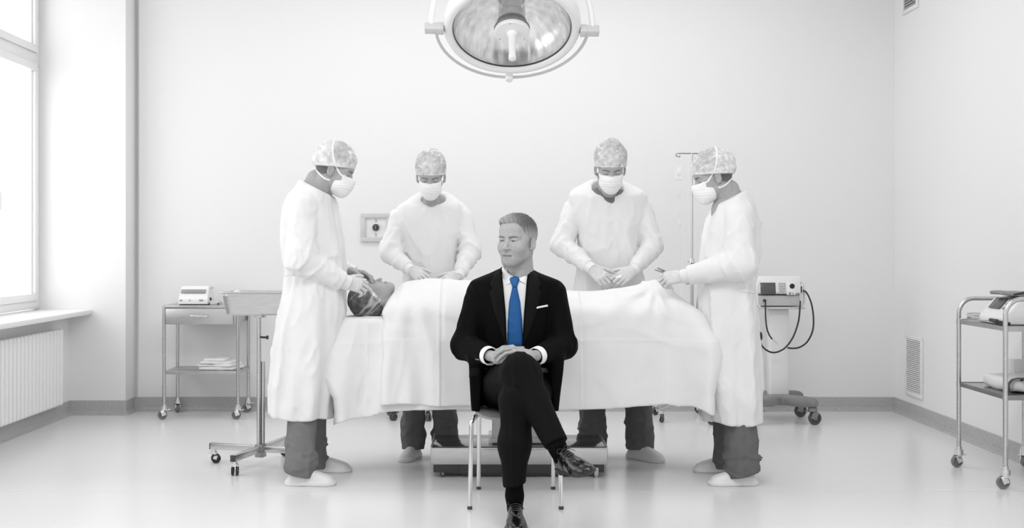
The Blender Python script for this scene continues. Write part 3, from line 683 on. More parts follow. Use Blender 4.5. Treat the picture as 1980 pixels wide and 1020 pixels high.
# ------------------------------------------------------------ right trolley
t = thing('shelf_trolley', 'tubular steel two-shelf trolley at the right edge of the room', 'trolley', (2.9, 6.2, 0))
TX0, TX1 = 2.685, 3.06; ya, yb = 5.93, 6.52
for y, zt in ((ya, 0.988), (yb, 0.965)):
    b = NB(); r = 0.085; pts = [(TX0, y, 0.115), (TX0, y, zt-r)]
    pts += [(TX0+r-r*math.cos(a), y, zt-r+r*math.sin(a)) for a in np.linspace(0.15, math.pi/2, 8)]
    pts += [(TX1-r+r*math.sin(a), y, zt-r+r*math.cos(a)) for a in np.linspace(0, math.pi/2-0.15, 8)]+[(TX1, y, zt-r), (TX1, y, 0.115)]
    atube(b, pts, 0.0125, 16); bobj('frame_loop', b, 'steel', t)
    for x, yw in ((TX0, 190 if y > 6 else 175), (TX1, 30)): caster(t, x, y, 0.034, yw, 0.118, 'wheel_grey', 'chrome', 0.024)
for z in (0.832, 0.474):
    b = NB(); abox(b, ((TX0+TX1)/2, (ya+yb)/2, z+0.008), (TX1-TX0+0.006, yb-ya+0.0, 0.005))
    abox(b, (TX0+0.006, (ya+yb)/2, z), (0.004, yb-ya, 0.024)); abox(b, (TX1-0.006, (ya+yb)/2, z), (0.004, yb-ya, 0.024))
    abox(b, ((TX0+TX1)/2, ya, z), (TX1-TX0, 0.004, 0.026)); abox(b, ((TX0+TX1)/2, yb, z), (TX1-TX0, 0.004, 0.026)); bobj('shelf', b, 'steel_dark' if z < 0.6 else 'shelf_steel', t)
for x in (TX0, TX1):
    for y in (ya, yb):
        for z in (0.832, 0.474):
            b = NB(); cyl(b, (x, y, z-0.014), (x, y, z+0.014), 0.0145, 14); bobj('clamp_sleeve', b, 'steel', t)
# patient monitor on the right trolley
zs0 = 0.845
t = thing('bedside_monitor', 'white wedge-shaped device with a sloping grey screen on the right trolley', 'device', (2.85, 6.2, zs0))
def f_mon(P):
    x, y, z = P.T; x = x-0.02; P = P-V(0.02, 0, 0.006); h = np.interp(x, [2.70, 2.735, 2.79, 2.86, 3.0], [0.036, 0.068, 0.131, 0.146, 0.141])
    d = box_(P, (2.865, 6.20, zs0+0.1), (0.165, 0.155, 0.2), 0.03)
    return smax(smax(d, (z-zs0-h)*0.7, 0.012), zs0-z, 0.01)
sobj('case', f_mon, (2.66, 6.0, zs0-0.01), (3.06, 6.4, zs0+0.2), 0.006, 'white_plastic', t)
sa = math.atan2(0.063, 0.055); R = Matrix.Rotation(-sa, 3, 'Y')
b = NB(); abox(b, (2.782, 6.235, zs0+0.1085), (0.074, 0.135, 0.005), R, 0.002); bobj('screen', b, 'screen', t)
for k in range(3):
    b = NB(); abox(b, (2.762+k*0.019, 6.125, zs0+0.086+k*0.0215), (0.012, 0.016, 0.006), R, 0.002); bobj('button', b, 'mid_grey', t)
t = thing('blood_pressure_cuff', 'dark folded cuff lying on top of the sloping-screen device', 'cuff', (2.9, 6.2, zs0+0.14))
sobj('cuff_fabric', lambda P: box_(P, (2.895, 6.20, zs0+0.163), (0.12, 0.13, 0.009), 0.008)+0.003*nz(P, 30, 61), (2.75, 6.04, zs0+0.13), (3.04, 6.36, zs0+0.19), 0.006, 'mid_grey', t)
b = NB(); atube(b, spline([(2.785, 6.05, zs0+0.160), (2.81, 6.05, zs0+0.166), (2.88, 6.04, zs0+0.178), (2.95, 6.04, zs0+0.175)], 6), 0.006, 10); bobj('tube', b, 'black_plastic', t)
t = thing('sensor_cable', 'bundle of pale cable with a black plug at the front left of the upper shelf', 'cable', (2.76, 6.3, zs0))
rg = random.Random(3)
b = NB()
for k in range(5):
    r = 0.05+0.008*k; pts = [(2.745+r*math.cos(a)*0.8, 6.43-0.01*k+r*math.sin(a)*0.9, zs0+0.006+0.022*abs(math.sin(a*0.5+k))+0.003*k) for a in np.linspace(0, 5.6, 26)]
    atube(b, pts, 0.0032, 8)
atube(b, spline([(2.665, 6.46, zs0+0.006), (2.70, 6.44, zs0+0.010), (2.73, 6.38, zs0+0.014), (2.705, 6.28, zs0+0.012), (2.700, 6.15, zs0+0.02)], 8), 0.004, 8)
bobj('cable_coil', b, 'grey_plastic', t)
sobj('plug', lambda P: smin(chain(P, [V(2.700, 6.14, zs0+0.022), V(2.704, 6.07, zs0+0.018)], [0.010, 0.012]), chain(P, [V(2.704, 6.07, zs0+0.016), V(2.73, 5.99, zs0+0.012)], [0.009, 0.009]), 0.004), (2.68, 5.96, zs0-0.005), (2.78, 6.17, zs0+0.045), 0.004, 'black_plastic', t)
t = thing('equipment_pouch', 'white padded pouch with black straps on the lower shelf of the right trolley', 'bag', (2.9, 6.2, 0.487))
sobj('pouch_body', lambda P: box_(P, (2.90, 6.20, 0.522), (0.145, 0.19, 0.034), 0.028)+0.006*nz(P, 16, 71)+0.002*nz(P, 40, 72), (2.7, 5.96, 0.47), (3.09, 6.44, 0.58), 0.006, 'drape', t)
for pts in ([(2.745, 6.02, 0.49), (2.738, 6.015, 0.525), (2.755, 6.015, 0.553), (2.79, 6.02, 0.563), (2.83, 6.06, 0.560)], [(2.80, 6.0, 0.553), (2.83, 5.995, 0.575), (2.89, 6.0, 0.58), (2.95, 6.0, 0.573), (3.0, 6.02, 0.555)]):
    b = NB(); P_ = spline(pts, 6); n = len(P_); rw = []
    for i, p in enumerate(P_):
        rw.append([b.verts.new((p[0], p[1]-0.016, p[2])), b.verts.new((p[0], p[1]+0.016, p[2])), b.verts.new((p[0]+0.002, p[1]+0.016, p[2]+0.004)), b.verts.new((p[0]+0.002, p[1]-0.016, p[2]+0.004))])
    for i in range(n-1):
        for k in range(4): b.faces.new((rw[i][k], rw[i][(k+1) % 4], rw[i+1][(k+1) % 4], rw[i+1][k]))
    b.faces.new(rw[0]); b.faces.new(rw[-1]); bobj('strap', b, 'black_plastic', t)
t = thing('label_box', 'small pale carton behind the padded pouch on the lower shelf', 'box', (2.98, 6.4, 0.487))
b = NB(); abox(b, (3.005, 6.455, 0.555), (0.10, 0.07, 0.135), bev=0.003); bobj('carton', b, 'white_plastic', t)

# ------------------------------------------------------------ monitor cart
MX, MY = pxX(1504, 8.25), 8.25
t = thing('defibrillator_cart', 'pale column cart on dark grey wheeled feet beside the right surgeon', 'cart', (MX, MY, 0))
b = NB(); abox(b, (MX, MY, 0.50), (0.142, 0.10, 0.64), bev=0.02, seg=4); bobj('column', b, 'white_plastic', t)
def footleg(P, sx, sy):
    pts = [V(MX, MY+sy*0.06, 0.185), V(MX+sx*0.10, MY+sy*0.16, 0.175), V(MX+sx*0.205, MY+sy*0.19, 0.150)]
    q = P*V(1, 1, 0.85); return chain(q, [p*V(1, 1, 0.85) for p in pts], [0.05, 0.046, 0.034], 0.02)
def f_feet(P):
    d = box_(P, (MX, MY, 0.165), (0.10, 0.10, 0.028), 0.02)
    for sx in (-1, 1):
        for sy in (-1, 1): d = smin(d, footleg(P, sx, sy), 0.03)
    return smax(smax(d, P[:, 2]-0.20, 0.012), 0.125-P[:, 2], 0.012)
sobj('wheel_base', f_feet, (MX-0.3, MY-0.3, 0.1), (MX+0.3, MY+0.3, 0.22), 0.008, 'mid_grey', t)
for sx, sy, a in ((1, -1, 10), (1, 1, 15), (-1, -1, 170), (-1, 1, 200)): caster(t, MX+sx*0.20, MY+sy*0.185, 0.047, a, 0.135, 'wheel', 'mid_grey', 0.03)
b = NB(); abox(b, (MX-0.005, MY, 0.823), (0.34, 0.26, 0.014), bev=0.005); bobj('tray', b, 'grey_plastic', t)
t = thing('defibrillator', 'white monitor defibrillator with dark screen and keypad on the column cart', 'device', (MX, MY, 0.83))
xa, xb = pxX(1466, 8.13), pxX(1549, 8.13); tl = Matrix.Rotation(math.radians(-10), 3, 'X'); za = 0.925; zc = (za+1.02)/2
yc = 8.14
b = NB(); abox(b, ((xa+xb)/2, yc+0.11, zc), (xb-xa, 0.22, 0.125), tl, 0.008); bobj('case', b, 'white_plastic', t)
b = NB(); abox(b, ((xa+xb)/2+0.002, yc+0.12, 0.875), (xb-xa-0.015, 0.20, 0.075), None, 0.006); bobj('lower_panel', b, 'grey_plastic', t)
def onf(px, py): # a point on the tilted face
    return Vector((pxX(px, 8.13), yc+0.0, pxZ(py, 8.13)))
def face(px0, py0, px1, py1, th=0.006, bev=0.002):
    a = onf(px0, py0); c = onf(px1, py1); b = NB(); z = (a.z+c.z)/2; y = yc+0.0017+(z-zc-0.019)*0.176-0.002
    abox(b, ((a.x+c.x)/2, y, z), (abs(c.x-a.x), th, abs(c.z-a.z)), tl, bev); return b
bobj('screen', face(1471, 546, 1500, 568), 'screen', t)
for r_ in range(5):
    for c_ in range(3): bobj('key', face(1506+c_*4.8, 546.5+r_*4.6, 1509.6+c_*4.8, 549.5+r_*4.6, 0.008, 0.001), 'key', t)
bobj('control_panel', face(1521, 545, 1539, 570, 0.004), 'white_plastic', t)
p = onf(1532, 553); b = NB(); lathe(b, [(0, 0.012), (0.007, 0.012), (0.009, 0.006), (0.010, 0.013), (0.018, 0.009), (0.019, 0), (0, 0)], Matrix.Translation((p.x, yc+0.0, p.z)) @ tl.to_4x4() @ Matrix.Rotation(math.pi/2, 4, 'X'), 24); bobj('dial', b, 'black_plastic', t)
bobj('button', face(1525, 564.5, 1529, 569, 0.012), 'mid_grey', t); bobj('button', face(1531, 565, 1535, 569, 0.010), 'key', t); bobj('button', face(1540, 567, 1543, 571, 0.010), 'mid_grey', t)
b = NB(); atube(b, spline([(pxX(1495, 8.2), 8.24, 1.022), (pxX(1505, 8.2), 8.24, 1.034), (pxX(1518, 8.2), 8.24, 1.036), (pxX(1535, 8.2), 8.24, 1.024)], 6), 0.006, 10); bobj('carry_handle', b, 'black_plastic', t)
b = NB(); xr = xb+0.03
atube(b, spline([(xb-0.01, 8.2, 1.008), (xr, 8.2, 0.998), (xr+0.012, 8.2, 0.95), (xr+0.014, 8.2, 0.87), (xr-0.005, 8.2, 0.837), (xb-0.04, 8.2, 0.832)], 8), 0.010, 10)
abox(b, (xb+0.012, 8.22, 0.93), (0.03, 0.10, 0.13), None, 0.006); bobj('side_bumper', b, 'white_plastic', t)
b = NB(); abox(b, (xb+0.012, 8.165, 0.955), (0.007, 0.01, 0.045), None, 0.002); bobj('side_slot', b, 'black_plastic', t)
b = NB(); xl = xa-0.004; atube(b, spline([(xl+0.012, 8.13, 1.02), (xl-0.004, 8.12, 0.98), (xl-0.006, 8.12, 0.92), (xl+0.002, 8.12, 0.85), (xl+0.018, 8.12, 0.832)], 6), 0.006, 8); bobj('left_guard', b, 'white_plastic', t)
b = NB(); p = W(1480, 581, 8.12); lathe(b, [(0, 0.016), (0.008, 0.015), (0.011, 0.006), (0.011, -0.012), (0, -0.012)], Matrix.Translation((p[0], 8.14, p[2])) @ Matrix.Rotation(math.pi/2, 4, 'X'), 16); bobj('plug', b, 'black_plastic', t)
def cabl(name, label, pts, r, m='black_plastic', cat='cable'):
    b = NB(); atube(b, spline([W(*p) for p in pts], 8), r, 10); o = bobj('cord', b, m, thing(name, label, cat, tuple(W(*pts[0])))); return o
cabl('power_cable', 'black cable looping off the right side of the cart device', [(1551, 572, 8.2), (1552, 562, 8.18), (1560, 566, 8.15), (1569, 587, 8.12), (1573, 615, 8.10), (1571, 640, 8.10), (1561, 660, 8.12), (1548, 670, 8.14), (1535, 673, 8.16), (1523, 672, 8.19)], 0.0062)
cabl('patient_cable', 'long black cable hanging in a loop from cart device across the column', [(1547.5, 582, 8.12), (1547, 590, 8.10), (1544, 620, 8.09), (1534, 650, 8.08), (1520, 670, 8.08), (1506, 679, 8.08), (1494, 681, 8.08), (1483, 677, 8.08), (1474, 669, 8.09), (1470, 660, 8.12)], 0.0062)
t0 = cabl('probe_cable', 'short black cable with a pale tip from the plug on the cart device', [(1480, 582, 8.115), (1480, 592, 8.11), (1480.5, 615, 8.10), (1483, 635, 8.09), (1488, 648, 8.09), (1493, 655, 8.09)], 0.0055)
b = NB(); atube(b, [W(1493, 655, 8.09), W(1499, 660, 8.09), W(1505, 665.5, 8.09)], [0.004, 0.005, 0.002], 10); bobj('probe_tip', b, 'grey_plastic', t0.parent)
t = thing('hand_paddle', 'small black hand probe hanging behind the gown beside the cart', 'probe', tuple(W(1471, 650, 8.12)))
sobj('paddle_body', lambda P: ell_(P, W(1470.5, 650, 8.12), (0.014, 0.014, 0.034)), W(1465, 665, 8.05), W(1477, 635, 8.18), 0.004, 'black_plastic', t)
b = NB(); atube(b, spline([W(1469, 640, 8.12), W(1468, 625, 8.12), W(1467, 600, 8.12)], 5), 0.003, 8); bobj('lead', b, 'grey_plastic', t)

# ------------------------------------------------------------ iv stand and the stool behind the table
IX, IY = pxX(1338, 8.35), 8.35
t = thing('iv_stand', 'thin steel infusion stand with a hook bar behind the right surgeon', 'stand', (IX, IY, 0))
b = NB(); cyl(b, (IX, IY, 1.15), (IX, IY, pxZ(296, IY)), 0.0085, 14); bobj('upper_pole', b, 'steel', t)
b = NB(); cyl(b, (IX, IY, 0.10), (IX, IY, 1.15), 0.0135, 14); bobj('lower_pole', b, 'steel', t)
b = NB(); zc = pxZ(508, IY); cyl(b, (IX, IY, zc-0.012), (IX, IY, zc+0.035), 0.018, 16); cyl(b, (IX-0.035, IY, zc+0.01), (IX, IY, zc+0.01), 0.006, 10); bobj('clamp', b, 'chrome', t)
b = NB(); abox(b, (IX+0.004, IY-0.015, zc-0.012), (0.034, 0.02, 0.024), None, 0.003); bobj('lock', b, 'black_plastic', t)
b = NB(); zt = pxZ(296.5, IY); hx = pxX(1311, IY); atube(b, [(hx+0.004, IY, zt), (IX+0.10, IY, zt)], 0.0045, 10)
for s, x in ((-1, hx), (1, IX+0.10)):
    atube(b, [(x+0.004-s*0.0, IY, zt)]+[(x+s*(0.004+0.011*math.sin(a)), IY, zt-0.011+0.011*math.cos(a)) for a in np.linspace(0.3, 3.6, 10)]+[(x-s*0.012, IY, zt-0.026), (x-s*0.016, IY, zt-0.016)], 0.0038, 8)
bobj('hook_bar', b, 'steel_dark', t)
for k, a in enumerate((213, 285, 357, 69, 141)):
    A = math.radians(a); ex, ey = IX+0.30*math.cos(A), IY+0.30*math.sin(A)
    if ey > BW-0.04: ex, ey = IX+0.30*math.cos(A)*0.98, BW-0.06
    b = NB(); atube(b, spline([(IX, IY, 0.135), (IX+(ex-IX)*0.5, IY+(ey-IY)*0.5, 0.12), (ex, ey, 0.085)], 5), 0.011, 12); bobj('leg', b, 'brushed', t)
    caster(t, ex, ey, 0.030, a+70, 0.085, 'wheel', 'chrome', 0.02)
t = thing('infusion_bag', 'clear infusion bag and drip chamber hanging from the infusion stand', 'bag', tuple(W(1314, 300, IY)))
sobj('bag_body', lambda P: smax(box_(P, W(1313.5, 333, IY), (0.034, 0.014, 0.062), 0.013), -box_(P, W(1313.5, 318.5, IY), (0.005, 0.03, 0.004), 0.003), 0.004), W(1303, 354, IY-0.03), W(1324, 312, IY+0.03), 0.004, 'clear', t)
b = NB(); cyl(b, W(1313.5, 300, IY), W(1313.5, 317, IY), 0.0016, 8); bobj('hanger', b, 'clear', t)
b = NB(); abox(b, W(1313.5, 331, IY-0.016), (0.03, 0.003, 0.05), None, 0.001); bobj('bag_label', b, 'white_plastic', t)
b = NB(); M = Matrix.Translation(W(1313, 376, IY)); lathe(b, [(0, 0.034), (0.005, 0.03), (0.012, 0.026), (0.012, 0.006), (0.009, -0.02), (0.004, -0.035), (0, -0.037)], M, 20); bobj('drip_chamber', b, 'clear', t)
b = NB(); atube(b, spline([W(1313.5, 352, IY), W(1313, 366, IY)], 3)+spline([W(1313, 386, IY), W(1314.5, 410, IY), W(1315, 440, IY), W(1320, 480, IY), W(1317, 560, IY-0.1), W(1312, 620, IY-0.3)], 6), 0.0016, 8); bobj('line', b, 'clear', t)
b = NB(); abox(b, W(1315, 430, IY), (0.014, 0.016, 0.042), None, 0.005); bobj('roller_clamp', b, 'white_plastic', t)
t = thing('rolling_stool', 'low wheeled stool behind the operating table, only its small wheels showing', 'stool', (-0.52, 8.3, 0))
SX, SY2 = -0.55, 8.42
for k, a in enumerate((222, 294, 6, 78, 150)):
    A = math.radians(a+4); ex, ey = SX+0.21*math.cos(A), SY2+0.21*math.sin(A)
    b = NB(); atube(b, [(SX, SY2, 0.11), (ex, ey, 0.075)], [0.02, 0.013], 10); bobj('leg', b, 'grey_plastic', t); caster(t, ex, ey, 0.027, a, 0.075, 'wheel', 'dark_plastic', 0.018, True)
b = NB(); cyl(b, (SX, SY2, 0.1), (SX, SY2, 0.46), 0.022, 18); bobj('column', b, 'chrome', t)
b = NB(); lathe(b, [(0, 0.53), (0.15, 0.53), (0.175, 0.515), (0.18, 0.49), (0.165, 0.46), (0, 0.455)], Matrix.Translation((SX, SY2, 0)), 40); bobj('seat', b, 'dark_plastic', t)
# ------------------------------------------------------------ people: shared builders
def head_f(P, open_eye=0.0, female=False, nose=1.0):
    """skin of a head in its own frame: face to -Y, eyes at z=0, about 0.235 high"""
    x, y, z = P.T; ax = np.abs(x); Q = np.stack([ax, y, z], 1); wj = 0.93 if female else 1.0
    d = ell_(Q, (0, 0.022, 0.036), (0.0755, 0.096, 0.084))
    d = smin(d, ell_(Q, (0, -0.030, -0.020), (0.062*wj, 0.062, 0.085)), 0.03)
    d = smin(d, cap_(Q, V(0.046*wj, 0.012, -0.052), V(0.014, -0.062, -0.094), 0.020, 0.020), 0.035)
    d = smin(d, ell_(Q, (0, -0.068, -0.098), (0.024, 0.020, 0.017)), 0.018)
    d = smin(d, ell_(Q, (0, -0.054, -0.078), (0.033, 0.036, 0.034)), 0.02)
    d = smin(d, ell_(Q, (0.040, -0.054, -0.030), (0.021, 0.020, 0.022)), 0.03)
    d = smin(d, cap_(Q, V(0.012, -0.082, 0.0165), V(0.044, -0.067, 0.0165), 0.0100, 0.0088), 0.012)
    d = smin(d, ell_(Q, (0.0, -0.070, 0.052), (0.05, 0.022, 0.034)), 0.03)
    # sockets and eyelids
    d = smax(d, -ell_(Q, (0.031, -0.096, 0.0), (0.018, 0.017, 0.0125)), 0.012)
    lid = np.linalg.norm(Q-V(0.031, -0.0715, -0.001), axis=1)-0.0142
    if open_eye > 0:
        ap = ell_(Q, (0.0312, -0.0865, -0.001), (0.0138, 0.016, open_eye)); lid = smax(lid, -ap, 0.0015)
        d = smax(d, -ap, 0.0015)
    d = smin(d, lid, 0.004)
    if open_eye > 0:
        d = smin(d, cap_(Q, V(0.018, -0.0855, 0.0060), V(0.044, -0.078, 0.0055), 0.0022, 0.0026), 0.004)
        d = smin(d, cap_(Q, V(0.019, -0.083, -0.0105), V(0.043, -0.077, -0.0115), 0.0025, 0.0025), 0.006)
    # nose
    n = cap_(Q, V(0, -0.083, 0.010), V(0, -0.104, -0.030), 0.0070, 0.0092)
    n = smin(n, ell_(Q, (0, -0.1065, -0.0355), (0.0095, 0.0095, 0.0085)), 0.006)
    n = smin(n, ell_(Q, (0.0125, -0.096, -0.038), (0.0068, 0.0105, 0.0072)), 0.006)
    n = smax(n, -ell_(Q, (0.0065, -0.101, -0.0455), (0.0035, 0.0055, 0.004)), 0.003)
    d = smin(d, n, 0.009)
    # mouth
    d = smin(d, ell_(Q, (0.0, -0.081, -0.066), (0.024, 0.013, 0.014)), 0.014)
    d = smin(d, cap_(Q, V(0, -0.0935, -0.0635), V(0.0235, -0.081, -0.0672), 0.0040, 0.0016), 0.004)
    d = smin(d, cap_(Q, V(0, -0.0920, -0.0725), V(0.0205, -0.082, -0.0705), 0.0048, 0.0018), 0.004)
    d = smax(d, -cap_(Q, V(0, -0.0990, -0.0682), V(0.0225, -0.0875, -0.0692), 0.0023, 0.0016), 0.0045)
    d = smax(d, -cap_(Q, V(0.016, -0.098, -0.043), V(0.030, -0.088, -0.066), 0.0028, 0.0022), 0.010)   # nasolabial fold
    # ears
    e = ell_(Q@np.array(Matrix.Rotation(math.radians(-14), 3, 'Z')), (0.0790, 0.026, -0.010), (0.0060, 0.0175, 0.0300))
    e = smax(e, -ell_(Q, (0.0868, 0.003, -0.003), (0.0070, 0.0115, 0.0210)), 0.003)
    e = smin(e, cap_(Q, V(0.0815, 0.008, 0.004), V(0.0805, 0.012, -0.020), 0.0022, 0.0026), 0.004)
    e = smax(e, -ell_(Q, (0.0850, -0.002, -0.012), (0.0070, 0.0065, 0.0085)), 0.003)
    e = smin(e, ell_(Q, (0.076, -0.002, -0.033), (0.005, 0.007, 0.008)), 0.006)
    d = smin(d, e, 0.006)
    # neck
    r = 0.050 if female else 0.058
    d = smin(d, cap_(P, V(0, 0.028, -0.05), V(0, 0.052, -0.19), r, r+0.004), 0.025)
    d = smin(d, cap_(Q, V(0.052, 0.03, -0.05), V(0.012, -0.012, -0.19), 0.010, 0.009), 0.02)
    d = smin(d, ell_(P, (0, -0.018, -0.128), (0.010, 0.014, 0.016)), 0.014) if not female else d
    return d
def head_tint(v, hair=0.0, hair_lo=0.25, lashes=True, brow=0.35, beard=0.0):
    x, y, z = v.T; ax = np.abs(x); c = np.ones(len(v)); front = smoothstep(-0.045, -0.06, y)
    zb = 0.0135+0.0045*np.sin(np.clip((ax-0.012)/0.036, 0, 1)*math.pi*0.75)
    m = np.exp(-((z-zb)/0.0038)**4)*smoothstep(0.009, 0.014, ax)*smoothstep(0.052, 0.044, ax)*front
    c *= 1-m*(1-brow)
    m = np.exp(-((z+0.0680)/0.008)**4)*smoothstep(0.025, 0.02, ax)*smoothstep(-0.078, -0.084, y); c *= 1-0.22*m
    m = np.exp(-((z+0.0687)/0.0017)**2)*smoothstep(0.026, 0.021, ax)*front; c *= 1-0.62*m
    if lashes:
        m = np.exp(-((z+0.0060)/0.0022)**2)*smoothstep(0.016, 0.020, ax)*smoothstep(0.047, 0.043, ax)*front; c *= 1-0.75*m
    if hair > 0:
        m = smoothstep(-0.012, 0.006, y)*smoothstep(-0.055, -0.035, z+0.25*np.minimum(y-0.05, 0))*smoothstep(0.070, 0.066, ax*(z > -0.04)*(np.abs(y-0.01) < 0.025)); m *= (ax < 0.077)
        c *= 1-m*(1-hair)
    if beard: c *= 1-beard*smoothstep(-0.035, -0.05, z)*smoothstep(-0.15, -0.12, z)*smoothstep(0.03, 0.0, y)
    return c
def bq(P): return np.stack([P[:, 0]*0.8, (P[:, 1]-P[:, 2])*0.9, (P[:, 1]+P[:, 2])*0.22], 1)
def cap_f(P, puff=0.010, tall=0.0, seed=1, bouffant=False):
    x, y, z = P.T
    if bouffant:
        d = ell_(P, (0, 0.022, 0.030), (0.102, 0.112, 0.112))-0.0045*ridge(bq(P), 34, seed)+0.001*nz(P, 90, seed+1)
        lo = 0.014-1.05*(y+0.055)
        return smax(d, (lo-z)*0.7, 0.010)
    d = ell_(P, (0, 0.018, 0.048+tall*0.4), (0.0775+puff, 0.100+puff, 0.082+puff+tall))
    d = smin(d, smax(ell_(P, (0, 0.018, 0.03), (0.0785+puff, 0.100+puff, 0.2)), np.abs(z-0.045)-0.045-tall, 0.03), 0.02)
    d = d-0.0030*ridge(P*V(1, 1, 0.8), 42, seed)*smoothstep(0.03, 0.07, z)+0.0012*nz(P, 80, seed+1)
    lo = 0.012-0.26*y
    d = d-0.0012*np.exp(-((z-lo-0.005)/0.004)**2)
    return smax(d, (lo-z)*0.95, 0.003)
def cap_tint(v, seed=1, bouffant=False):
    x, y, z = v.T
    if bouffant:
        lo = 0.014-1.05*(y+0.055); e = smoothstep(0.035, 0.0, z-lo)
        r = ridge(bq(v), 34, seed); return np.clip(0.30+0.75*e+0.10*nz(v, 60, 5)+0.55*smoothstep(0.70, 0.95, r), 0.1, 1.3)
    lo = 0.012-0.26*y; e = smoothstep(0.012, 0.003, z-lo)
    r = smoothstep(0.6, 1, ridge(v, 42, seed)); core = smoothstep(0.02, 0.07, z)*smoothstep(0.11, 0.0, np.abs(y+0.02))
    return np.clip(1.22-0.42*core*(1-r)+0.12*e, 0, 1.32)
def mask_f(P):
    x, y, z = P.T; ax = np.abs(x)
    d = np.minimum(ell_(P, (0, -0.046, -0.062), (0.067, 0.058, 0.060)), 1)
    d = smin(d, ell_(P, (0, -0.088, -0.046), (0.030, 0.030, 0.036)), 0.05)
    d = smin(d, ell_(P, (0, -0.072, -0.094), (0.036, 0.034, 0.032)), 0.02)
    d = smin(d, cap_(np.stack([ax, y, z], 1), V(0.0, -0.105, -0.022), V(0.050, -0.060, -0.018), 0.009, 0.012), 0.03)
    for zz in (-0.050, -0.064, -0.078): d = d+0.0016*np.exp(-((z-zz+0.25*(y+0.09))/0.0022)**2)
    top = -0.012-0.10*smoothstep(0.02, 0.0, ax)*0.0
    d = smax(d, z-top, 0.003)
    return smax(d, (y-(-0.030+(-0.012-z)*0.60))*0.85, 0.003)
def gradp(f, p, e=1e-3):
    g = np.array([(f(p+V(*[e if i == j else 0 for j in range(3)]))-f(p-V(*[e if i == j else 0 for j in range(3)]))) for i in range(3)]).T/(2*e)
    return g/np.maximum(np.linalg.norm(g, axis=1), 1e-6)[:, None]
def project(f, pts, off, it=12):
    p = np.array(pts, float)
    for _ in range(it): p = p-gradp(f, p)*(f(p)-off)[:, None]*0.8
    return p
def ribbon(bm, pts, f, wd, th):
    """flat band lying on the surface f along pts"""
    n = gradp(f, pts); P_ = len(pts); rows = []
    for i in range(P_):
        t = nrm(pts[min(i+1, P_-1)]-pts[max(i-1, 0)]); s = nrm(np.cross(t, n[i])); a = []
        for (u, v) in ((-1, -0.5), (-0.9, 1), (0.9, 1), (1, -0.5)): a.append(bm.verts.new(pts[i]+s*wd*0.5*u+n[i]*th*v))
        rows.append(a)
    for i in range(P_-1):
        for k in range(4): bm.faces.new((rows[i][k], rows[i][(k+1) % 4], rows[i+1][(k+1) % 4], rows[i+1][k]))
    bm.faces.new(rows[0]); bm.faces.new(rows[-1])
def xform(bm, R, t, s):
    M = Matrix([[*(R[i]*s), t[i]] for i in range(3)]+[[0, 0, 0, 1]]); bmesh.ops.transform(bm, matrix=M, verts=bm.verts)
def hand_f(P, wr, d, n, side, curl=30, s=1.0, spread=4, thumb=(0.72, 0.62, -0.25), tcurl=18, curls=None, arm=None):
    d = nrm(V(*d)); n = V(*n); n = nrm(n-d*(n@d)); sd = np.cross(n, d)*side; wr = np.array(wr, float)
    def g(a, b_, c): return wr+(d*a+sd*b_+n*c)*s
    kn = [(0.092, 0.030, 0.000), (0.096, 0.010, 0.003), (0.090, -0.010, 0.001), (0.081, -0.028, -0.004)]
    ln = [(0.043, 0.026, 0.021), (0.047, 0.030, 0.022), (0.043, 0.028, 0.021), (0.034, 0.021, 0.019)]
    palm = None
    for i, k in enumerate(kn):
        e = cap_(P, g(0.012, k[1]*0.62, -0.004), g(k[0]-0.004, k[1], k[2]-0.004), 0.0165*s, 0.0115*s)
        palm = e if palm is None else smin(palm, e, 0.014*s)
    back = g(-0.05, 0, -0.002) if arm is None else wr-nrm(np.array(arm, float))*0.07
    palm = smin(palm, cap_(P, back, g(0.012, 0, -0.003), 0.025*s, 0.0225*s), 0.02*s)
    palm = smin(palm, cap_(P, g(0.022, 0.018, -0.012), g(0.052, 0.032, -0.014), 0.014*s, 0.012*s), 0.016*s)
    fing = None
    for i, k in enumerate(kn):
        c0 = (curls[i] if curls else curl); p = g(*k); a = 0; sp = math.radians((1.5-i)*spread)
        ch = [p]; rr_ = [0.0098*s]; r0 = (0.0088, 0.0090, 0.0085, 0.0074)[i]
        for j, L_ in enumerate(ln[i]):
            a += math.radians(c0*(1.0, 1.15, 0.7)[j])
            dir_ = d*math.cos(a)*math.cos(sp)+sd*math.sin(sp)*math.cos(a)-n*math.sin(a); p = p+dir_*L_*s; ch.append(p); rr_.append(r0*s*(1, 0.93, 0.80)[j])
        e = chain(P, ch, rr_)
        for q in ch[1:3]: e = smin(e, np.linalg.norm(P-q, axis=1)-r0*s*1.06, 0.004)
        fing = e if fing is None else smin(fing, e, 0.0012)
    out = smin(palm, fing, 0.008*s)
    p = g(0.030, 0.028, -0.010); td = nrm(d*thumb[0]+sd*thumb[1]+n*thumb[2]); ch = [p]
    for j, L_ in enumerate((0.036, 0.032, 0.026)):
        ax_ = d*0.9-n*0.5-sd*0.2; td = nrm(td+nrm(ax_)*math.sin(math.radians(tcurl))*(j > 0)); p = p+td*L_*s; ch.append(p)
    return smin(out, chain(P, ch, [0.014*s, 0.0112*s, 0.0105*s, 0.0085*s]), 0.010*s)
def hand_mesh(wr, d, n, side, h=0.0024, **k):
    wr = np.array(wr, float); c = wr+nrm(V(*d))*0.06
    return nets(lambda P: hand_f(P, wr, d, n, side, **k), c-0.17, c+0.17, h)
def glove(parent, wr, d, n, side, m='glove', name='glove', label=None, **k):
    v, q = hand_mesh(wr, d, n, side, **k); return fin(name, mesh_np(name, v, q), m, parent, True, label=label)
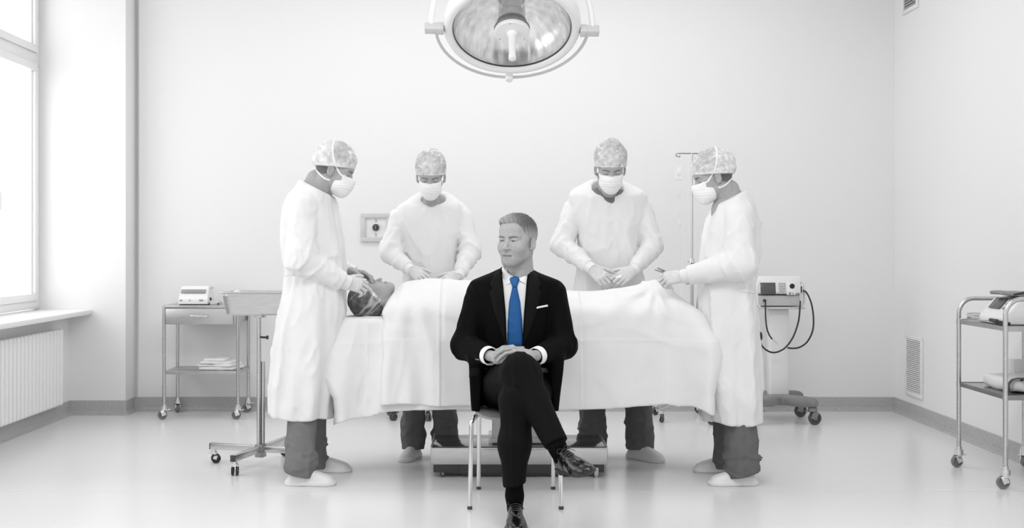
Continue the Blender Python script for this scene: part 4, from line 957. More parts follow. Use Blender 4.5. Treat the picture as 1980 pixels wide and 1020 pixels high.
def rows_px(Yc, rows):
    out = []
    for r in rows:
        py, xl, xr, ry = r[:4]; yo = r[4] if len(r) > 4 else 0
        out.append((pxZ(py, Yc), (pxX(xl, Yc)+pxX(xr, Yc))/2, Yc+yo, (pxX(xr, Yc)-pxX(xl, Yc))/2, ry))
    return out
def gown_f(P, rows, arms, hem, neck, seed, nd=2.3, folds=1.0, side=None, hem_slope=0):
    x, y, z = P.T; A = rows[0]; zc = 0.9
    d = loft(P, rows, nd)
    zt = max(r[0] for r in rows); zb = min(r[0] for r in rows)
    cx = np.interp(z, [r[0] for r in sorted(rows)], [r[1] for r in sorted(rows)]); cy = rows[0][2]
    th = np.arctan2(y-cy, x-cx); low = smoothstep(zt-0.35, zb, z)
    d = d-folds*(0.004+0.013*low)*(0.15+np.sin(th*7+1.5*np.sin(z*2.2+seed)+seed)*0.6+0.4*np.sin(th*13+2*np.sin(z*3.1+seed*2)))
    d = d-folds*0.015*ridge(P*V(1, 1, 0.3), 13, seed+3)**2-folds*0.008*ridge(P*V(1, 1, 0.45), 26, seed+4)**2
    d = d+0.005
    for pts, rs in arms:
        pts = [np.array(p, float) for p in pts]; a = chain(P, pts, rs, 0.03)+0.002; el = pts[len(pts)//2]
        de = np.linalg.norm(P-el, axis=1); u = nrm(pts[-1]-el)
        a = a-0.020*ridge(P@np.stack([u*1.5, V(0, 0, 1)*0.6, V(1, 0, 0)*0.6], 1), 18, seed+7)**2*np.exp(-(de/0.14)**2)-0.0075*ridge(P, 20, seed+9)**2
        a = smax(a, (P-pts[-1])@u, 0.004)
        d = smin(d, a, 0.007)
    # neck opening
    npos, nr, ndir, noff = neck
    d = smax(d, (P-np.array(npos))@nrm(V(*ndir))-noff, 0.012)
    d = smax(d, -(np.linalg.norm((P-np.array(npos))*V(1, 1, 0.25), axis=1)-nr), 0.008)
    hz = hem+hem_slope*(x-rows[-1][1])
    d = smax(d, -smax(d+0.024, z-hem-0.25, 0.01), 0.006); return smax(d, hz+0.006*np.sin(th*5)-z, 0.005)
def clog(parent, pos, ang, s=1.0, label=None):
    R = Rz(ang)
    def f(P):
        x, y, z = P.T; q = np.stack([x, y, z], 1)
        hw = np.interp(x, [-0.14, -0.11, -0.05, 0.0, 0.06, 0.10, 0.13, 0.145], [0.020, 0.036, 0.040, 0.043, 0.050, 0.048, 0.034, 0.018])
        hw = hw+0*z; ht = np.interp(x, [-0.14, -0.11, -0.06, 0.0, 0.05, 0.09, 0.12, 0.14], [0.035, 0.058, 0.085, 0.088, 0.073, 0.060, 0.047, 0.028])
        k = (np.abs(y/hw)**2.6+np.abs(np.maximum(z, 0)/ht)**2.4)**(1/2.5); d = (k-1)*0.036
        d = smax(d, np.abs(x)-0.142, 0.03); d = smax(d, 0.0-z, 0.006)
        d = smax(d, -(np.linalg.norm((P-V(-0.07, 0, 0.12))*V(0.7, 1, 1), axis=1)-0.042), 0.012)
        sole = smax((np.abs(y/(hw+0.003))**3+0*x)**(1/3)*0.045-0.045, np.abs(x-0.001)-0.144, 0.03); sole = smax(sole, np.abs(z-0.012)-0.012, 0.006)
        sole = smax(sole, -(np.linalg.norm((P-V(-0.035, 0, -0.045))*V(1, 0.1, 1), axis=1)-0.048), 0.006)
        return smin(d, sole, 0.003)-0.001*np.exp(-((z-0.026)/0.0018)**2)
    return sobj('clog', lambda P: f(P/s)*s, (-0.17*s, -0.07*s, -0.01), (0.17*s, 0.07*s, 0.11*s), 0.0045, 'clog', parent, R=R, t=np.array(pos), label=label)
def leg_f(P, pts, rs, seed, hem=None):
    pts = [np.array(p, float) for p in pts]; a = pts[-1]; pts = pts[:-1]+[a, a+V(0, 0, -0.10)]; d = chain(P, pts, list(rs)+[rs[-1]*1.04], 0.03)
    lo = np.exp(-((P[:, 2]-a[2]-0.04)/0.09)**2)
    d = d-0.016*ridge(P*V(0.6, 0.6, 1.6), 18, seed)**2*lo-0.009*ridge(P*V(1, 1, 0.3), 18, seed+1)**2+0.0015*nz(P, 40, seed+2)
    return d
def person(name, label, loc): return thing(name, label, 'person', loc)
def bodymesh(parent, chains, head=None, fine=(), hm='skin', tint=None):
    """one mesh: coarse trunk and limbs hidden by the clothes, fine head and skin-toned hands"""
    allp = np.concatenate([np.array(c[0], float) for c in chains]); mr = max(max(c[1]) for c in chains)
    def f(P):
        d = None
        for pts, rs in chains:
            e = chain(P, pts, rs); d = e if d is None else smin(d, e, 0.03)
        return d
    v, q = nets(f, allp.min(0)-mr-0.04, allp.max(0)+mr+0.04, 0.016); parts = [(v, q, np.ones(len(v)))]+list(fine)
    if head is not None: parts.append(head)
    v, q, c = merge(parts); return fin('body', mesh_np('body', v, q, c), hm, parent, True)
def make_head(R, t, s, h=0.0028, tint_kw={}, **k):
    v, q = nets(lambda P: head_f(P, **k), (-0.10, -0.135, -0.20), (0.10, 0.145, 0.135), h); c = head_tint(v, **tint_kw)
    return ((v*s)@R.T+t, q, c)
def surgeon_gear(parent, R, t, s, tall, seed, female=False):
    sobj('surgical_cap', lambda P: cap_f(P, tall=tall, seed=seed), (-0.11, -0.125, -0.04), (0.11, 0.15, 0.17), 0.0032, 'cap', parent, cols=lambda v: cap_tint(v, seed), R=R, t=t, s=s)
    mk = sobj('face_mask', mask_f, (-0.09, -0.14, -0.14), (0.09, 0.06, 0.01), 0.0026, 'mask', parent, R=R, t=t, s=s)
    fs = lambda P: np.minimum(np.minimum(head_f(P, female=female), cap_f(P, tall=tall, seed=seed)), mask_f(P))
    for sx in (-1, 1):
        up = spline([(sx*0.052, -0.066, -0.020), (sx*0.066, -0.045, -0.012), (sx*0.080, -0.01, 0.02), (sx*0.088, 0.015, 0.06), (sx*0.065, 0.04, 0.11), (sx*0.02, 0.05, 0.145)], 7)
        dn = spline([(sx*0.064, -0.005, -0.058), (sx*0.070, 0.02, -0.060), (sx*0.060, 0.075, -0.045), (sx*0.01, 0.11, -0.035)], 6)
        for pts in (up, dn):
            p = project(fs, pts, 0.0012); p[1:-1] = (p[:-2]+p[1:-1]*2+p[2:])/4; b = NB(); ribbon(b, p, fs, 0.0085, 0.0012); xform(b, R, t, s); bobj('mask_strap', b, 'mask', mk)
def tie_band(parent, f, pts, wd=0.016, name='waist_tie'):
    p = project(f, spline(pts, 5), 0.003, 14)
    for _ in range(12): p[1:-1] = (p[:-2]+p[1:-1]*2+p[2:])/4
    b = NB(); ribbon(b, p, f, wd, 0.002); bobj(name, b, 'gown', parent)
def cuffs(parent, arms):
    for pts, rs in arms:
        u = nrm(np.array(pts[-1])-np.array(pts[-2])); a = np.array(pts[-1])-u*0.012; e = np.array(pts[-1])+u*0.035; r = rs[-1]*0.86; b = NB()
        n = 18; P_ = [a+(e-a)*i/n for i in range(n+1)]; atube(b, P_, [r*(1-0.10*i/n)+0.0004*math.cos(i*math.pi) for i in range(n+1)], 24); bobj('knit_cuff', b, 'gown', parent)

# ------------------------------------------------------------ left surgeon (at the patient's head)
def build_side_surgeon(label, loc, R, t, s, tall, seed, Yc, rows, arms, hem, neck, legs, clogs, hands, bodych, ties, tpants='scrubs', hs=0, skin_toned=()):
    root = person('person', label, loc)
    bodymesh(root, bodych, make_head(R, t, s, tint_kw=dict(hair=0.28)), fine=[(*hand_mesh(**h_), ) for h_ in skin_toned])
    f = lambda P: gown_f(P, rows, arms, hem, neck, seed, hem_slope=hs)
    A = np.array([[r[1]-r[3], Yc-r[4], r[0]] for r in rows]+[[r[1]+r[3], Yc+r[4], r[0]] for r in rows]); B_ = np.concatenate([np.array(a[0], float) for a in arms])
    lo = np.minimum(A.min(0), B_.min(0)-0.09)-0.05; hi = np.maximum(A.max(0), B_.max(0)+0.09)+0.05
    gw = sobj('gown', f, lo, hi, 0.0085, 'gown', root); cuffs(root, arms); gb = bvh_of(gw)
    for tp in ties: patch('waist_tie', tp, [(px, py+5.5) for px, py in tp], gb, 6.05, 0.003, 'gown', root, 4, 16, 0.002)
    for pts, rs in legs:
        P_ = np.array(pts); sobj('trouser_leg', lambda P, pts=pts, rs=rs: smax(leg_f(P, pts, rs, seed+11+int(100*pts[0][1]) % 7), pts[-1][2]-P[:, 2]-0.045+0.25*(P[:, 0]-pts[-1][0])*(1 if R[0, 1] < 0 else -1)*-1, 0.006), P_.min(0)-0.13, P_.max(0)+0.13, 0.007, tpants, root)
    for (p, a, sc_) in clogs: clog(root, p, a, sc_)
    for h_ in hands: glove(root, **h_)
    surgeon_gear(root, R, t, s, tall, seed)
    return root
Y1 = 6.22
R1 = Rz(90)@Rx(20); t1 = W(647, 328, Y1)
rows1 = rows_px(Y1, [(334, 590, 630, 0.09), (350, 582, 634, 0.12), (362, 571, 638, 0.15), (378, 558, 643, 0.18), (396, 550, 647, 0.19), (430, 544, 654, 0.20), (480, 543, 663, 0.195), (520, 551, 667, 0.185), (560, 547, 667, 0.195), (600, 541, 667, 0.205), (650, 534, 664, 0.215), (700, 531, 659, 0.22), (750, 527, 651, 0.235), (812, 523, 639, 0.235)])
arms1 = [([W(586, 398, 6.06), W(583, 503, 6.02), W(664, 543, 6.09)], [0.078, 0.082, 0.050]), ([W(592, 400, 6.38), W(600, 498, 6.46), W(676, 520, 6.43)], [0.075, 0.07, 0.036])]
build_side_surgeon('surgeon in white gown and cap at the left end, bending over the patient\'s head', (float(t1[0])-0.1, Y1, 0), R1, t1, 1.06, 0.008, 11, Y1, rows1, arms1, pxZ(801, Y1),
    (W(614, 366, Y1), 0.068, (0.52, 0, 1), 0.006),
    [([(pxX(598, 6.12), 6.15, 0.80), (pxX(585, 6.09), 6.10, 0.42), W(580, 900, 6.04)], [0.085, 0.080, 0.074]), ([(pxX(600, 6.38), 6.36, 0.80), (pxX(604, 6.33), 6.34, 0.42), W(606, 884, 6.38)], [0.085, 0.078, 0.070])],
    [((pxX(600, 6.03), 6.03, 0.0), 0, 0.955), ((pxX(634, 6.39), 6.39, 0.0), 0, 0.94)],
    [dict(wr=W(662, 543, 6.10), d=(0.90, 0.25, -0.22), n=(0.1, -0.85, 0.5), side=1, curl=36, s=1.06)],
    [([W(610, 345, Y1), W(600, 400, Y1), W(605, 520, Y1), (pxX(602, Y1), Y1, 0.82)], [0.05, 0.11, 0.12, 0.12]), ([W(590, 402, 6.08), W(585, 503, 6.03), W(664, 543, 6.09)], [0.045, 0.04, 0.028]), ([W(592, 402, 6.36), W(600, 500, 6.45), W(676, 520, 6.43)], [0.045, 0.04, 0.028]),
     ([(pxX(598, 6.15), 6.17, 0.85), (pxX(586, 6.10), 6.11, 0.42), (pxX(580, 6.04), 6.04, 0.08)], [0.065, 0.048, 0.036]), ([(pxX(600, 6.3), 6.31, 0.85), (pxX(604, 6.33), 6.34, 0.42), (pxX(606, 6.38), 6.38, 0.08)], [0.065, 0.048, 0.036])],
    [[(551, 528), (558, 526), (568, 527)]], hs=-0.06,
    skin_toned=[dict(wr=W(676, 522, 6.43), d=(0.90, -0.22, -0.20), n=(0.1, 0.35, 0.9), side=-1, curl=20, s=1.0)])  # far hand takes the darker skin tone instead of the glove material
# right surgeon
Y4 = 6.22
R4 = Rz(-90)@Rx(17); t4 = W(1379, 342, Y4)
rows4 = rows_px(Y4, [(354, 1396, 1436, 0.09), (370, 1390, 1442, 0.12), (384, 1386, 1450, 0.15), (400, 1381, 1458, 0.18), (430, 1368, 1463, 0.20), (480, 1359, 1467, 0.195), (520, 1354, 1461, 0.185), (560, 1352, 1458, 0.19), (620, 1351, 1463, 0.205), (700, 1352, 1466, 0.215), (760, 1355, 1468, 0.235), (822, 1362, 1470, 0.235)])
arms4 = [([W(1428, 418, 6.06), W(1433, 510, 6.00), W(1330, 532, 6.09)], [0.078, 0.080, 0.047]), ([W(1420, 418, 6.38), W(1418, 508, 6.44), W(1336, 536, 6.40)], [0.075, 0.07, 0.042])]
build_side_surgeon('surgeon in white gown at the right end, holding a clamp out over the drape', (float(t4[0])+0.1, Y4, 0), R4, t4, 1.06, 0.008, 23, Y4, rows4, arms4, pxZ(811, Y4),
    (W(1410, 384, Y4), 0.068, (-0.52, 0, 1), 0.006),
    [([(pxX(1424, 6.12), 6.15, 0.80), (pxX(1430, 6.09), 6.11, 0.42), W(1435, 900, 6.04)], [0.085, 0.084, 0.084]), ([(pxX(1412, 6.38), 6.36, 0.80), (pxX(1408, 6.33), 6.34, 0.42), W(1405, 884, 6.38)], [0.085, 0.078, 0.070])],
    [((pxX(1418, 6.03), 6.03, 0.0), 180, 0.93), ((pxX(1386, 6.39), 6.39, 0.0), 180, 0.93)],
    [dict(wr=W(1322, 533, 6.10), d=(-0.97, 0.05, -0.12), n=(-0.1, -0.80, 0.60), side=-1, curl=52, s=1.02, thumb=(0.9, 0.4, -0.4)), dict(wr=W(1330, 534, 6.39), d=(-0.95, -0.15, -0.12), n=(0, 0.6, 0.8), side=1, curl=28, s=1.0)],
    [([W(1412, 365, Y4), W(1414, 410, Y4), W(1412, 520, Y4), (pxX(1412, Y4), Y4, 0.82)], [0.05, 0.11, 0.12, 0.12]), ([W(1424, 420, 6.08), W(1430, 510, 6.02), W(1330, 532, 6.09)], [0.045, 0.04, 0.028]), ([W(1420, 420, 6.36), W(1418, 508, 6.44), W(1336, 536, 6.40)], [0.045, 0.04, 0.028]),
     ([(pxX(1424, 6.15), 6.17, 0.85), (pxX(1430, 6.10), 6.12, 0.42), (pxX(1435, 6.04), 6.04, 0.08)], [0.065, 0.048, 0.036]), ([(pxX(1412, 6.3), 6.31, 0.85), (pxX(1408, 6.33), 6.34, 0.42), (pxX(1405, 6.38), 6.38, 0.08)], [0.065, 0.048, 0.036])],
    [[(1431, 557), (1445, 559), (1462, 563)]], tpants='scrubs_dark', hs=-0.03)
# clamp in his hand
t = thing('surgical_clamp', 'steel surgical clamp held out by the surgeon at the right end', 'clamp', tuple(W(1285, 523, 6.12)))
b = NB(); a = W(1299, 531, 6.13); e1, e2 = W(1266, 521, 6.13), W(1271, 517.5, 6.13)
atube(b, [a, (a+e1)/2+V(0, 0, -0.001), e1], [0.004, 0.005, 0.0035], 8); atube(b, [a, (a+e2)/2+V(0, 0, 0.001), e2], [0.004, 0.005, 0.0035], 8)
hp = W(1294, 526.5, 6.13); cyl(b, hp-V(0, 0.006, 0), hp+V(0, 0.006, 0), 0.007, 12)
for k in (0, 1):
    c = W(1308+4*k, 534+4*k, 6.13); atube(b, [c+V(0.011*math.cos(u), 0, 0.011*math.sin(u)) for u in np.linspace(0, 2*math.pi, 14)[:-1]], 0.0028, 6, closed=True); atube(b, [a, c], 0.0035, 6)
bobj('clamp_body', b, 'steel_dark', t)

# ------------------------------------------------------------ the two behind the table
def build_front_surgeon(label, R, t, s, tall, seed, Yc, rows, arms, neck, legs, clogs, hands, female, shirt):
    root = person('person', label, (float(t[0]), Yc, 0)); cx = float(t[0])
    ch = [([t+V(0, 0.05, -0.12), V(cx, Yc, rows[2][0]-0.10), V(cx, Yc, 1.0), V(cx, Yc, 0.88)], [0.045, 0.085, 0.10, 0.11])]
    for sx in (-1, 1): ch.append(([V(cx, Yc, rows[2][0]-0.09), V(cx+sx*0.14, Yc, rows[2][0]-0.09)], [0.06, 0.045]))
    for pts, rs in arms: ch.append((pts, [0.042, 0.038, 0.026]))
    for pts, rs in legs: ch.append(([np.array(pts[0])*V(1, 1, 1)+V(0, 0, 0.04), pts[1], np.array(pts[2])-V(0, 0, 0.05)], [0.075, 0.05, 0.036]))
    bodymesh(root, ch, make_head(R, t, s, female=female, tint_kw=dict(hair=0.5 if female else 0.35)))
    hem = 0.50
    f = lambda P: gown_f(P, rows, arms, hem, neck, seed, 2.5, 0.8)
    A = np.array([[r[1]-r[3], Yc-r[4], r[0]] for r in rows]+[[r[1]+r[3], Yc+r[4], r[0]] for r in rows]); B_ = np.concatenate([np.array(a[0], float) for a in arms])
    sobj('gown', f, np.minimum(A.min(0), B_.min(0)-0.08)-0.05, np.maximum(A.max(0), B_.max(0)+0.08)+0.05, 0.0085, 'gown', root); cuffs(root, arms)
    for i, (pts, rs) in enumerate(legs):
        P_ = np.array(pts); sobj('trouser_leg', lambda P, pts=pts, rs=rs, i=i: smax(leg_f(P, pts, rs, seed+31+i), pts[-1][2]-P[:, 2]-0.085-0.12*(P[:, 1]-Yc), 0.006), P_.min(0)-0.12, P_.max(0)+0.12, 0.008, 'scrubs_dark', root)
    for c_ in clogs: clog(root, *c_)
    for h_ in hands: glove(root, **h_)
    surgeon_gear(root, R, t, s, tall, seed, female)
    if shirt:
        n0 = np.array(neck[0]); sobj('scrub_shirt', lambda P: smax(ell_(P, n0+V(0, 0.0, -0.075), (0.125, 0.10, 0.085)), -cap_(P, n0+V(0, -0.03, -0.1), n0+V(0, -0.01, 0.1), 0.058, 0.072), 0.006), n0-V(0.14, 0.13, 0.18), n0+V(0.14, 0.13, 0.08), 0.006, 'scrubs', root)
    return root
Y2 = 6.85
rows2 = rows_px(Y2, [(366, 806, 869, 0.085), (378, 800, 875, 0.09), (388, 786, 888, 0.10), (398, 770, 898, 0.108), (412, 763, 903, 0.112), (430, 765, 902, 0.115), (460, 777, 892, 0.12), (500, 783, 886, 0.12), (540, 777, 892, 0.125), (600, 774, 895, 0.14), (720, 770, 899, 0.16)])
arms2 = [([W(771, 420, Y2), W(755, 488, 6.80), W(790, 518, 6.66)], [0.056, 0.060, 0.040]), ([W(896, 420, Y2), W(909, 484, 6.80), W(890, 527, 6.66)], [0.056, 0.060, 0.040])]
build_front_surgeon('shorter gowned person in cap and mask standing behind the table on the left', Rx(22), W(833, 341, 6.72), 0.985, 0.02, 37, Y2, rows2, arms2,
    (W(838, 384, 6.83), 0.072, (0, -0.55, 1), 0.004),
    [([(pxX(806, 6.85), 6.85, 0.75), (pxX(802, 6.85), 6.84, 0.42), (pxX(799, 6.82), 6.82, 0.13)], [0.085, 0.070, 0.062]), ([(pxX(856, 6.85), 6.85, 0.75), (pxX(859, 6.85), 6.84, 0.42), (pxX(861, 6.82), 6.82, 0.13)], [0.085, 0.068, 0.062])],
    [((pxX(794, 6.76), 6.765, 0), 250, 0.88), ((pxX(864, 6.76), 6.77, 0), 275, 0.88)],
    [dict(wr=W(792, 518, 6.65), d=(0.62, -0.35, -0.42), n=(-0.2, -0.75, 0.6), side=1, curl=22, s=0.92), dict(wr=W(888, 528, 6.65), d=(-0.6, -0.35, -0.35), n=(0.2, -0.75, 0.6), side=-1, curl=25, s=0.92)], True, False)
Y3 = 6.85
rows3 = rows_px(Y3, [(342, 1136, 1212, 0.09), (354, 1128, 1221, 0.10), (364, 1112, 1236, 0.11), (376, 1102, 1248, 0.117), (392, 1100, 1251, 0.12), (412, 1102, 1250, 0.122), (440, 1112, 1241, 0.13), (480, 1117, 1236, 0.13), (520, 1115, 1239, 0.135), (560, 1108, 1246, 0.14), (640, 1104, 1250, 0.16), (720, 1100, 1254, 0.17)])
arms3 = [([W(1110, 404, Y3), W(1088, 474, 6.80), W(1139, 515, 6.63)], [0.062, 0.062, 0.042]), ([W(1242, 404, Y3), W(1261, 474, 6.80), W(1229, 519, 6.64)], [0.062, 0.062, 0.042])]
build_front_surgeon('broad gowned man in cap and mask standing behind the table on the right', Rx(22), W(1180, 326, 6.70), 1.05, 0.022, 53, Y3, rows3, arms3,
    (W(1175, 362, 6.83), 0.094, (0, -0.60, 1), 0.002),
    [([(pxX(1144, 6.85), 6.85, 0.75), (pxX(1144, 6.85), 6.84, 0.42), (pxX(1146, 6.82), 6.82, 0.13)], [0.10, 0.080, 0.075]), ([(pxX(1228, 6.85), 6.85, 0.75), (pxX(1232, 6.85), 6.84, 0.42), (pxX(1238, 6.80), 6.80, 0.13)], [0.10, 0.086, 0.074])],
    [((pxX(1140, 6.76), 6.77, 0), 268, 0.95), ((pxX(1247, 6.74), 6.745, 0), 312, 0.98)],
    [dict(wr=W(1141, 516, 6.62), d=(0.62, -0.35, -0.55), n=(-0.25, -0.80, 0.5), side=1, curl=30, s=1.03), dict(wr=W(1226, 521, 6.62), d=(-0.70, -0.35, -0.42), n=(0.25, -0.80, 0.5), side=-1, curl=38, s=1.03)], False, True)
t = thing('scalpel', 'thin steel scalpel in the hand of the gowned man behind the table', 'scalpel', tuple(W(1184, 530, 6.5)))
b = NB(); atube(b, [W(1170, 534, 6.50), W(1184, 531, 6.50), W(1193, 529, 6.50)], [0.0035, 0.003, 0.0012], 8); bobj('scalpel_body', b, 'steel_dark', t)
t = thing('gauze_swab', 'small folded white swab between the fingers of the gowned man behind the table', 'swab', tuple(W(1196, 536, 6.5)))
sobj('swab', lambda P: box_(P, W(1196, 535, 6.5), (0.018, 0.012, 0.006), 0.005, Ry(-18))+0.002*nz(P, 60, 9), W(1186, 541, 6.46), W(1206, 529, 6.54), 0.003, 'mask', t)

# ------------------------------------------------------------ patient
root = person('person', 'patient lying face up under the drape with a thin cap on', (-0.6, TY, TZ))
Rp = np.array([[0, 0, -1], [1, 0, 0], [0, -1, 0]], float); Rp = Ry(5)@Rp; tp = W(721, 574, TY)
LB = [([tp+V(0.13, 0, -0.03), V(-0.42, TY, 0.945), V(-0.10, TY, 0.93), V(0.10, TY, 0.93)], [0.05, 0.08, 0.065, 0.065])]
for sy in (-1, 1):
    LB.append(([V(-0.42, TY, 0.96), V(-0.42, TY+sy*0.13, 0.95)], [0.06, 0.045])); LB.append(([V(-0.42, TY+sy*0.14, 0.95), V(-0.16, TY+sy*0.17, 0.935), V(0.08, TY+sy*0.15, 0.93)], [0.045, 0.038, 0.028]))
    LB.append(([V(0.20, TY+sy*0.07, 0.925), V(0.85+0.02*sy, TY+sy*0.06, 0.958), V(1.05, TY+sy*0.06, 0.905)], [0.060, 0.042, 0.032]))
    LB.append(([V(1.05, TY+sy*0.06, 0.905), V(1.07, TY+sy*0.07, 0.935)], [0.032, 0.02]))
bodymesh(root, LB, make_head(Rp, tp, 0.97, h=0.0026, tint_kw=dict(hair=0.4), female=True))
sobj('bouffant_cap', lambda P: cap_f(P, seed=77, bouffant=True), (-0.12, -0.12, -0.16), (0.12, 0.17, 0.18), 0.003, 'cap', root, cols=lambda v: cap_tint(v, 77, True), R=Rp, t=tp, s=0.97)
# ------------------------------------------------------------ the seated man in the dark suit
MYC = 5.72
root = person('person', 'seated grey-haired man in a black suit and blue tie, legs crossed', (0.12, MYC, 0))
RM = Rz(-30)@Rx(-1)@Ry(1); tM = W(999, 466, 5.66); sM = 1.09
armL = [W(926, 566, 5.74), W(899, 668, 5.66), W(943, 686, 5.44)]; armR = [W(1070, 566, 5.74), W(1089, 666, 5.66), W(1042, 686, 5.44)]
cl = [W(957, 748, 5.66), W(1006, 719, 5.23), W(1075, 856, 5.05)]; pl = [W(1042, 755, 5.66), W(1001, 772, 5.2), W(995, 860, 5.15), W(994, 934, 5.12)]
hm = dict(h=0.0019)
HL = dict(arm=W(1028, 688, 5.34)-armR[2], wr=W(1028, 688, 5.34), d=(-0.80, -0.42, 0.28), n=(0.25, -0.45, 0.86), side=-1, curls=[26, 28, 28, 26], s=1.06, thumb=(0.85, 0.5, -0.2), spread=2)
HR = dict(arm=W(957, 690, 5.355)-armL[2], wr=W(957, 690, 5.355), d=(0.90, -0.30, 0.10), n=(-0.10, -0.50, 0.86), side=1, curls=[20, 22, 24, 26], s=1.06, thumb=(0.8, 0.55, 0.1))
bodymesh(root, [([W(1003, 530, 5.72), W(996, 570, MYC), W(996, 680, MYC), W(998, 755, MYC)], [0.05, 0.10, 0.11, 0.12]), ([W(960, 566, 5.74), W(1036, 566, 5.74)], [0.06, 0.06]),
    (armL, [0.045, 0.04, 0.026]), (armR, [0.045, 0.04, 0.026]), (cl, [0.075, 0.055, 0.035]), (pl, [0.075, 0.055, 0.05, 0.035])],
    make_head(RM, tM, sM, h=0.0019, open_eye=0.0042, tint_kw=dict(hair=0, lashes=False, brow=0.42, beard=0.10)), fine=[hand_mesh(**HL, **hm), hand_mesh(**HR, **hm)], hm='skin_man')
# eyes
for sx in (-1, 1):
    def eyec(v, sx=sx):
        g = nrm(V(-0.42, -1, 0.04)); d = v-V(sx*0.0312, -0.0712, -0.001); c = d@g/np.linalg.norm(d, axis=1); o = np.full(len(v), 1.0)
        o = np.where(c > 0.85, 0.25, o); o = np.where(c > 0.88, 0.45, o); o = np.where(c > 0.975, 0.03, o); return o
    sobj('eye', lambda P, sx=sx: np.linalg.norm(P-V(sx*0.0312, -0.0712, -0.001), axis=1)-0.0126, (sx*0.0312-0.016, -0.09, -0.018), (sx*0.0312+0.016, -0.05, 0.016), 0.0012, 'eye_white', root, cols=eyec, R=RM, t=tM, s=sM)
def hair_f(P):
    x, y, z = P.T; ax = np.abs(x)
    d = ell_(P, (0.0, 0.023, 0.040), (0.0795, 0.1005, 0.0865))
    top = ell_(P, (-0.006, -0.014, 0.088), (0.058, 0.066, 0.032)); d = smin(d, top, 0.03)
    d = smin(d, ell_(P, (-0.018, -0.060, 0.087), (0.040, 0.022, 0.016)), 0.02)
    sw = y*1.0+0.55*x+0.25*z; side_ = smoothstep(0.055, 0.072, ax)
    st = np.sin(sw*420+6*np.sin(x*30+z*20))*0.6+np.sin(sw*760+4*np.sin(x*50))*0.4
    st2 = np.sin((y*0.8+z*0.5)*500+3*np.sin(z*60))
    d = d-0.0011*(st*(1-side_)+0.5*st2*side_)-0.0022*ridge(P*V(0.4, 1, 0.6), 60, 91)*(1-side_)
    d = d+0.004*np.exp(-((x-0.045)/0.004)**2)*smoothstep(0.09, 0.11, z)*(y < 0.05)      # parting
    rec = 0.012*np.exp(-((ax-0.042)/0.014)**2)
    zb = np.interp(y-0.0*x, [-0.10, -0.072, -0.058, -0.046, -0.036, -0.026, -0.012, 0.0, 0.02, 0.035, 0.06, 0.10, 0.14], [0.076, 0.070, 0.056, 0.034, 0.018, -0.008, -0.016, -0.004, 0.022, -0.018, -0.052, -0.072, -0.075])+rec
    return smax(d, (zb-z)*0.55+0.0006*st, 0.005)
def hair_t(v):
    x, y, z = v.T; sw = y*1.0+0.55*x+0.25*z
    a = np.sin(sw*420+6*np.sin(x*30+z*20))*0.5+np.sin(sw*260+3*np.sin(x*22))*0.5; b_ = np.sin(sw*900+9*np.sin(x*40))
    c = 1.05+0.30*a+0.18*b_
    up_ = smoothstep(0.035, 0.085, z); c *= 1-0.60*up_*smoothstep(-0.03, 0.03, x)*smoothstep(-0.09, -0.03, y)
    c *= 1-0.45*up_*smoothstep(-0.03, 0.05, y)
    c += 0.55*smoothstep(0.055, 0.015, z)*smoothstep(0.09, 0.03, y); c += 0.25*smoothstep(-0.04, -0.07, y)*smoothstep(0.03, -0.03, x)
    return np.clip(c, 0.15, 2.0)
sobj('hair', hair_f, (-0.10, -0.11, -0.09), (0.10, 0.15, 0.155), 0.0019, 'hair', root, cols=hair_t, R=RM, t=tM, s=sM)
# shirt: trunk, neck band
rowsM = rows_px(MYC, [(517, 968, 1024, 0.068, 0.01), (526, 952, 1040, 0.082, 0.01), (535, 929, 1063, 0.095), (543, 911, 1083, 0.105), (551, 908, 1086, 0.112), (564, 911, 1083, 0.118), (600, 920, 1070, 0.122), (640, 925, 1064, 0.122), (680, 924, 1066, 0.125), (715, 918, 1072, 0.13), (765, 914, 1080, 0.14)])
rowsS = [(r[0], r[1], r[2]+0.004, r[3]-0.022, r[4]-0.014) for r in rowsM]
nkc = W(1001, 520, 5.70)
def shirt_f(P):
    d = loft(P, rowsS[2:], 2.2); nk = cap_(P, W(1001, 528, 5.715), W(998, 552, 5.705), 0.066, 0.080)
    d = smin(d, smax(nk, P[:, 2]-pxZ(534, 5.66)-0.5*(P[:, 1]-5.66), 0.004), 0.02); return d-0.003*ridge(P, 18, 31)**2
def collar(name, m, parent, a0, prof, n=56, th=0.0022, cen=(999, 5.705)):
    """ring of cloth round the neck, open at the front; prof(a) gives radius and height of inner, top and outer edge"""
    b = NB(); rows = []; cx_, cy_ = pxX(cen[0], cen[1]), cen[1]
    for i_ in range(n+1):
        a = a0+(2*math.pi-2*a0)*i_/n; q = a if a <= math.pi else 2*math.pi-a; pr = prof(q)
        def p(r, z): return (cx_+r*math.sin(a), cy_-r*math.cos(a), z)
        (ri, zi), (rt, zt), (ro, zo) = pr
        loop = [p(ri, zi), p(rt-0.001, zt-0.003), p(rt+0.0015, zt), p(rt+0.0045, zt-0.002)]
        for k in range(1, 5): loop.append(p(rt+0.0045+(ro-rt-0.0045)*k/4, zt-0.002+(zo-zt+0.002)*k/4))
        for k in range(4, -1, -1): loop.append(p(rt+0.0045+(ro-rt-0.0045)*k/4-th, zt-0.004+(zo-zt+0.004)*k/4))
        loop.append(p(ri+th, zi)); rows.append([b.verts.new(v) for v in loop])
    for r0, r1 in zip(rows[:-1], rows[1:]):
        for k in range(len(r0)): b.faces.new((r0[k], r0[(k+1) % len(r0)], r1[(k+1) % len(r0)], r1[k]))
    b.faces.new(rows[0]); b.faces.new(rows[-1]); return bobj(name, b, m, parent, True, 50)
